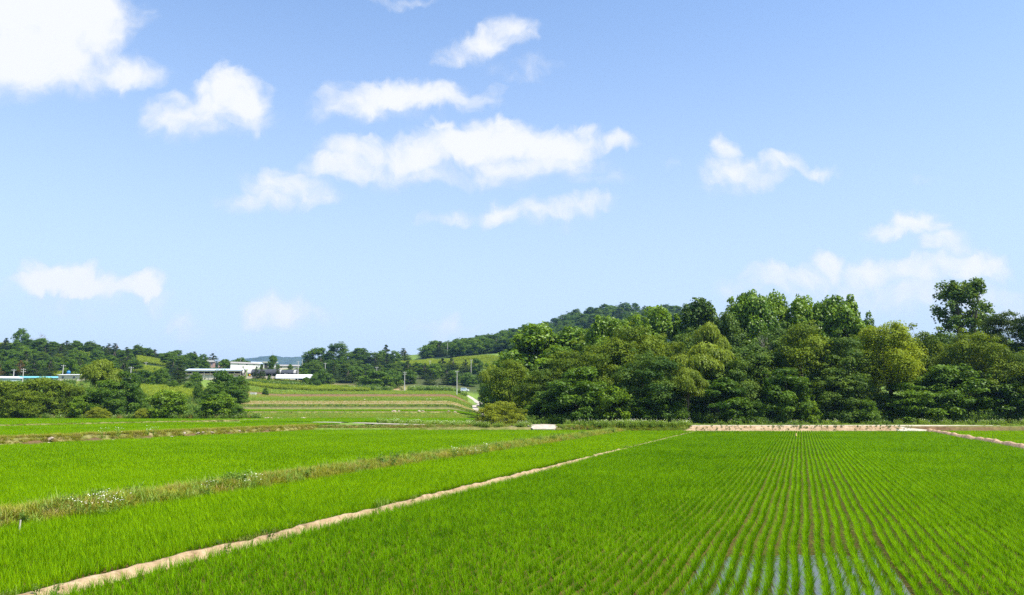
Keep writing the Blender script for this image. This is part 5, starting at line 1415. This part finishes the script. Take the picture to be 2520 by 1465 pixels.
# feed bin
e = empty('feed_bin', site(596.5, 928, 424), 0, 'white steel feed bin on legs at the right end of the barn', 'feed bin')
m = MB(); pr = [(.12, 1.3), (.85, 2.3), (.85, 3.7), (.15, 4.4)]; n = 12
m.add([(r_ * math.cos(2 * math.pi * k / n), r_ * math.sin(2 * math.pi * k / n), z) for r_, z in pr for k in range(n)], [(i * n + k, i * n + (k + 1) % n, (i + 1) * n + (k + 1) % n, (i + 1) * n + k) for i in range(3) for k in range(n)] + [tuple(range(n))[::-1], tuple(3 * n + k for k in range(n))])
m.build('bin', WHITE, e, smooth=False)
for k in range(4):
    a = math.pi / 4 + k * math.pi / 2; m = MB(); m.tube([(.7 * math.cos(a), .7 * math.sin(a), -1), (.7 * math.cos(a), .7 * math.sin(a), 2.4)], .06, 6); m.build('leg', STEEL, e)
m = MB(); m.tube([(1.0, -.3, -.8), (.5, 0, 4.2)], .09, 6); m.build('auger_pipe', STEEL, e)
# yellow machine
e = empty('loader', site(612, 927, 420), R(10), 'small yellow loader parked before the curved dark shed', 'loader')
m = MB(); m.box(0, 1.0, 0, 1.2, .35, .95); m.box(.1, .75, .15, 1.05, .95, 1.25); m.build('body', YELLOW, e)
m = MB(); m.box(-.02, .5, .25, .95, 1.25, 1.5); m.build('cab', GLASSD, e)
for x in (.1, .8):
    for y_ in (-.08, 1.2):
        m = MB(); m.tube([(x, y_, .3), (x, y_ + .1, .3)], .3, 10); m.build('wheel', TYRE, e)
m = MB(); m.box(1.0, 1.4, .1, 1.1, .3, .7); m.build('bucket', STEEL, e)
m = MB(); m.box(0, 2.3, 0, 1.6, -.5, 1.5)
o = m.build('concrete_block', CONC); o.location = site(615, 975, 338); tag(o, 'pale concrete tank block at the left end of the tilled terrace', 'tank')
# buildings on the left
gable(-26, 938, 345, 11.5, 9, 1.35, .75, 30, [BLUEW], plain_mat('white_blue_roof', (.66, .70, .76), .5, dirt=.1), 'shed with whitish blue roof at the left edge of the photo', [(2.5, 3.6, .1, .9, GLASSD, 'window')])
gable(36, 934, 352, 8.9, 6, .75, .6, 4, [BLUEW], TEAL, 'teal roofed shed, left one of the two behind the thicket', [(2, 3, 0, .9, DARKIN, 'door')])
gable(94, 934, 354, 8.9, 6, .7, .6, 3, [BLUEW], TEAL, 'teal roofed shed, right one of the two behind the thicket', [(5, 6, 0, .9, DARKIN, 'door')])
gable(143, 934, 349, 11.2, 5, 1.9, .25, -3, [CREAM], plain_mat('white_sheet_roof', (.70, .70, .70), .5, dirt=.1), 'long white roofed shed with pale walls behind the pale round willow', [(1.6, 2.5, .4, 1.3, GLASSD, 'window'), (6.5, 7.4, .4, 1.3, GLASSD, 'window')])
e = empty('water_tank', site(168.5, 922, 362), 0, 'round blue water tank above the long white roof', 'tank')
m = MB(); n = 12; pr = [(.55, .2), (.8, .5), (.82, 1.2), (.6, 1.6), (.15, 1.75)]
m.add([(r_ * math.cos(2 * math.pi * k / n), r_ * math.sin(2 * math.pi * k / n), z) for r_, z in pr for k in range(n)], [(i * n + k, i * n + (k + 1) % n, (i + 1) * n + (k + 1) % n, (i + 1) * n + k) for i in range(4) for k in range(n)] + [tuple(range(n))[::-1], tuple(4 * n + k for k in range(n))])
m.build('tank', BLUET, e, smooth=True)
m = MB(); m.box(-.7, .7, -.7, .7, -2.5, .2); m.build('stand', STEEL, e)
# van by the winding track
e = empty('van', site(1133.5, 964, 396), R(-8), 'white van half hidden by the trees at the far end of the winding track', 'van')
m = MB(); vs = []
prof = [(0, .35), (0, 1.55), (.25, 1.85), (2.6, 1.85), (3.1, 1.15), (3.9, 1.0), (3.95, .35)]
m.add([(x, 0, z) for x, z in prof] + [(x, 1.6, z) for x, z in prof], [tuple(range(7)), tuple(range(13, 6, -1))] + [(i, 7 + i, 7 + (i + 1) % 7, (i + 1) % 7) for i in range(7)])
m.build('body', plain_mat('van_white', (.72, .75, .78), .35, dirt=.08), e)
for x0, x1 in ((.35, 1.2), (1.3, 2.45)):
    m = MB(); m.box(x0, x1, -.02, -.004, 1.15, 1.65); m.build('window', plain_mat('van_glass', (.20, .32, .42), .1, spec=.7), e)
m = MB(); m.add([(2.66, .1, 1.80), (3.08, .1, 1.22), (3.08, 1.5, 1.22), (2.66, 1.5, 1.80)], [(0, 1, 2, 3)]); m.build('windscreen', GLASSD, e)
for x in (.7, 3.15):
    for y_ in (-.03, 1.47):
        m = MB(); m.tube([(x, y_, .33), (x, y_ + .16, .33)], .33, 12); wl = m.build('wheel', TYRE, e)
        m = MB(); m.tube([(x, y_ - .01, .33), (x, y_ + .17, .33)], .17, 8); m.build('rim', STEEL, wl)

# ------------------------------------------------------------------ poles
def pole(px, y0, y1, Y, label, arms=1, ins=True, lamp=False, name='utility_pole'):
    """y0 top row, y1 foot row in the photo."""
    g = HP(px, Y); z0 = min(float(zpy(y1, Y)), 1e9); zb = g[2] - .4
    top = float(zpy(y0, Y))
    e = empty(name, (g[0], g[1], zb), R(20), label, 'utility pole' if not lamp else 'mast', 'concrete utility poles' if not lamp else None)
    h = top - zb
    m = MB(); m.tube([(0, 0, 0), (0, 0, h)], [.21, .12], 9); m.build('shaft', CONC, e)
    for k in range(arms):
        z = h - .5 - k * .9
        m = MB(); m.box(-.9, .9, -.16, -.06, z, z + .12); a = m.build('crossarm', STEEL, e)
        for x in (-.8, 0, .8):
            m = MB(); m.tube([(x, -.11, z + .12), (x, -.11, z + .34)], [.07, .05], 6); m.build('insulator', WHITE, a)
    return e
for px, y0, y1, Y, lb, arms in [
 (994.7, 915, 965, 396, 'tall grey utility pole in the middle of the terraces head', 2), (1124, 913, 968, 372, 'tall pale utility pole beside the winding track', 1),
 (700.5, 919, 947, 425, 'utility pole rising before the white polytunnel', 1), (730.4, 889, 924, 428, 'pale utility pole at the right end of the farm', 1),
 (797.5, 893, 921, 440, 'utility pole on the left of the middle hillside', 1), (863.5, 889, 910, 520, 'utility pole high on the middle hillside, by the skyline dip', 1),
 (925.3, 903, 922, 440, 'short utility pole above the broad round tree', 1), (1056.7, 887, 909, 488, 'utility pole under the light green hillside field', 1),
 (1158.7, 885, 905, 500, 'utility pole right of the light green hillside field', 1), (1099.7, 844, 857, 640, 'distant utility pole on the shoulder of the tall hill', 0),
 (317, 903, 931, 320, 'utility pole right of the pale round willow', 1), (353, 891, 908, 470, 'utility pole on the left hillside beside the crop patch', 1),
 (27.4, 909, 928, 360, 'thin utility pole behind the whitish blue roof', 1), (50.8, 907, 936, 338, 'utility pole with two crossarms before the teal roofs', 2),
 (147.5, 898, 925, 357, 'leaning white utility pole at the end of the long white roof', 1), (156, 893, 907, 400, 'utility pole behind the leaning white one', 0),
 (740, 884, 895, 520, 'thin utility pole before the far mountain', 0)]:
    e = pole(px, y0, y1, Y, lb, arms)
    if 'leaning' in lb: e.rotation_euler = (R(1), R(2.5), R(20))
# mast with a white drum above the farm
g = HP(665.7, 470); e = empty('mast', g, 0, 'thin mast with a white drum standing above the farm trees', 'mast')
h = float(zpy(864, 470)) - g[2]
m = MB(); m.tube([(0, 0, -.5), (0, 0, h)], [.14, .06], 7); m.build('shaft', STEEL, e)
m = MB(); m.box(-.9, .9, -.05, .05, h - 1.6, h - 1.5); m.build('crossarm', STEEL, e)
m = MB(); z = float(zpy(882, 470)) - g[2]; m.tube([(-.25, -.1, z - .5), (-.25, -.1, z + .5)], .45, 12); m.build('drum', WHITE, e)
g = HP(587.6, 478); e = empty('lamp_post', g, 0, 'thin grey lamp post behind the white farm shed', 'lamp post')
h = float(zpy(875, 478)) - g[2]
m = MB(); m.tube([(0, 0, -.5), (0, 0, h)], [.10, .06], 7); m.build('shaft', STEEL, e)
m = MB(); m.tube([(0, 0, h - .1), (.3, 0, h + .05), (.7, 0, h + .08)], .05, 6); m.build('arm', STEEL, e)
m = MB(); m.box(.6, 1.0, -.1, .1, h, h + .1); m.build('lamp_head', STEEL, e)

# ------------------------------------------------------------------ stakes, stones, flowering plants
def stake(name, p, h, r_, mat, label, cap=None, lean=(0, 0)):
    e = MB(); pts = [(p[0], p[1], p[2] - .25), (p[0] + lean[0] * h * .5, p[1], p[2] + h * .5), (p[0] + lean[0] * h, p[1] + lean[1] * h, p[2] + h)]
    e.tube(pts, [r_, r_ * .95, r_ * .8], 8)
    o = e.build(name, mat); return tag(o, label, 'stake')
s = G(47, 1309, .08); stake('stake', s, .36, .028, WOODP, 'pale wooden stake in the weedy dike at the left edge', lean=(.05, 0))
stake('stake', P(2387, 1079, 101), .52, .025, DWOOD, 'dark thin stake in the far right paddy, left one')
stake('stake', P(2444, 1086, 92), .66, .028, DWOOD, 'dark thin stake in the far right paddy, right one')
for px, py, Y, lb in [(453, 947, 300, 'short white post on the slope under the spreading pine'), (810.6, 953, 412, 'short white post before the bare soil patch, left one'), (869.5, 954, 410, 'short white post before the bare soil patch, right one')]:
    g = HP(px, Y); o = MB(); o.box(g[0] - .16, g[0] + .16, g[1] - .16, g[1] + .16, g[2] - .2, g[2] + 1.5); o.box(g[0] - .2, g[0] + .2, g[1] - .2, g[1] + .2, g[2] + 1.5, g[2] + 1.62)
    tag(o.build('white_post', WHITE), lb, 'post')
g = G(1959, 1082, .0); o = MB(); o.tube([(g[0], g[1], -.1), (g[0], g[1], .75)], .025, 6)
e = empty('marker_stake', (0, 0, 0), 0, 'stake with a straw coloured rag among the far rice rows', 'stake')
o.build('shaft', DWOOD, e)
o = MB(); o.add([(g[0] - .10, g[1] - .03, .42), (g[0] + .12, g[1] - .04, .44), (g[0] + .10, g[1] - .03, .76), (g[0] - .09, g[1] - .05, .75), (g[0], g[1] - .09, .42), (g[0] + .01, g[1] - .09, .76)], [(0, 4, 5, 3), (4, 1, 2, 5), (0, 3, 2, 1)]); o.build('rag', RUST, e)

ROCK = rough_mat('pale_rock', [(.3, (.26, .20, .15)), (.7, (.46, .38, .30))], scale=3, bump=.6, bscale=8)
def rock_mesh(seed):
    r = np.random.default_rng(seed); m = MB(); n, k = 9, 5; V = []
    for i in range(k + 1):
        ph = math.pi * i / k
        for j in range(n):
            a = 2 * math.pi * j / n; q = 1 + r.normal(0, .16)
            V.append((q * math.sin(ph) * math.cos(a), q * math.sin(ph) * math.sin(a) * .8, q * math.cos(ph) * .62))
    m.add(V, [(i * n + j, (i + 1) * n + j, (i + 1) * n + (j + 1) % n, i * n + (j + 1) % n) for i in range(k) for j in range(n)])
    return m.mesh('rock', [ROCK])
rocks = [rock_mesh(500 + i) for i in range(5)]
def rock(p, s, label, group):
    o = link('rock', rocks[int(rng.integers(0, 5))]); o.location = p; o.scale = (s * rng.uniform(.8, 1.4), s, s * rng.uniform(.7, 1.1)); o.rotation_euler = (rng.normal(0, .2), rng.normal(0, .2), rng.uniform(0, 6))
    return tag(o, label, 'rock', group)
for px, py, s_ in [(125, 1080, .26), (121, 1090, .2), (261, 1075, .22), (277, 1085, .24), (296, 1073, .18), (422, 1076, .2), (455, 1066, .22), (469, 1066, .18), (488, 1066, .24), (500, 1064, .18), (523, 1064, .2), (590, 1061, .2), (604, 1061, .24)]:
    zt = np.linspace(.15, .88, 12); best = min(zt, key=lambda z: abs(L3.t(*G(px, py, z)[:2]) - (z - .1) * 1.1))
    rock(G(px, py, best) - np.array([0, .06, 0]), s_, 'pale stone bedded in the grassy bank of the left fields', 'stones in the grassy bank of the left fields')
for px, Y, s_ in [(626, 182, .4), (634, 182.4, .3), (655, 181.6, .5), (662, 181.8, .4), (670, 182, .3), (687, 181.8, .35), (694, 182.2, .25), (743, 181.6, .3), (750, 181.4, .5), (756, 182, .3), (773, 182.4, .22), (1105, 207, .4), (970, 207, .5), (982, 206.6, .4), (1032, 207, .5), (1042, 206.8, .35), (1120, 206.8, .4)]:
    rock(HP(px, Y) + np.array([0, -.2, .1]), s_, 'pale rubble lying on the front terrace banks', 'rubble on the front terrace banks')
for px, Y, s_ in [(897, 296, .5), (915, 300, .4), (930, 297, .5), (1050, 298, .6), (1060, 300, .5), (1068, 299, .4), (700, 318, .5), (710, 320, .4), (1085, 310, .4), (1100, 312, .5)]:
    rock(HP(px, Y) + np.array([0, -.2, .15]), s_, 'pale rubble lying on the upper green terraces', 'rubble on the upper green terraces')

def daisy_mesh(seed, nst, h, spread, fl): return weed_mesh(seed, LUSHM, nst, h, spread, .05, fl, .024)
DZ = [daisy_mesh(600, 30, .72, .8, 5), daisy_mesh(601, 9, .62, .18, 4), daisy_mesh(602, 7, .60, .14, 3)]
for px, py, ln, v, s_, lb in [
 (232, 1262, L2, 0, 1.0, 'large clump of white daisies on the weedy dike'), (515, 1216, L2, 1, .9, 'small white daisy plant on the weedy dike, second from the left'),
 (604, 1199, L2, 2, .9, 'slim white daisy plant on the weedy dike before the stones'), (628, 1196, L2, 1, .95, 'white daisy plant on the weedy dike beside the slim one'),
 (1118, 1124, L2, 1, 1.1, 'white daisies far along the weedy dike, nearer pair, left'), (1166, 1117, L2, 0, .7, 'bushy white daisies far along the weedy dike'), (1196, 1113, L2, 1, 1.1, 'white daisies far along the weedy dike beside the bushy ones'),
 (254, 1078, L3, 1, 1.5, 'white daisies on the grassy bank above the stones, left'), (290, 1074, L3, 1, 1.4, 'white daisies on the grassy bank above the stones, right'), (362, 1070, L3, 2, 1.5, 'slim white daisies further along the grassy bank'), (380, 1070, L3, 1, 1.3, 'short white daisies further along the grassy bank')]:
    z = .25 if ln is L2 else .85
    g = G(px, py, z)
    me = DZ[v]; o = link('daisy_plant', me); o.location = (g[0], g[1], z - .05); o.scale = (s_,) * 3; o.rotation_euler = (0, 0, rng.uniform(0, 6))
    tag(o, lb, 'daisies', 'daisy plants on the dikes')
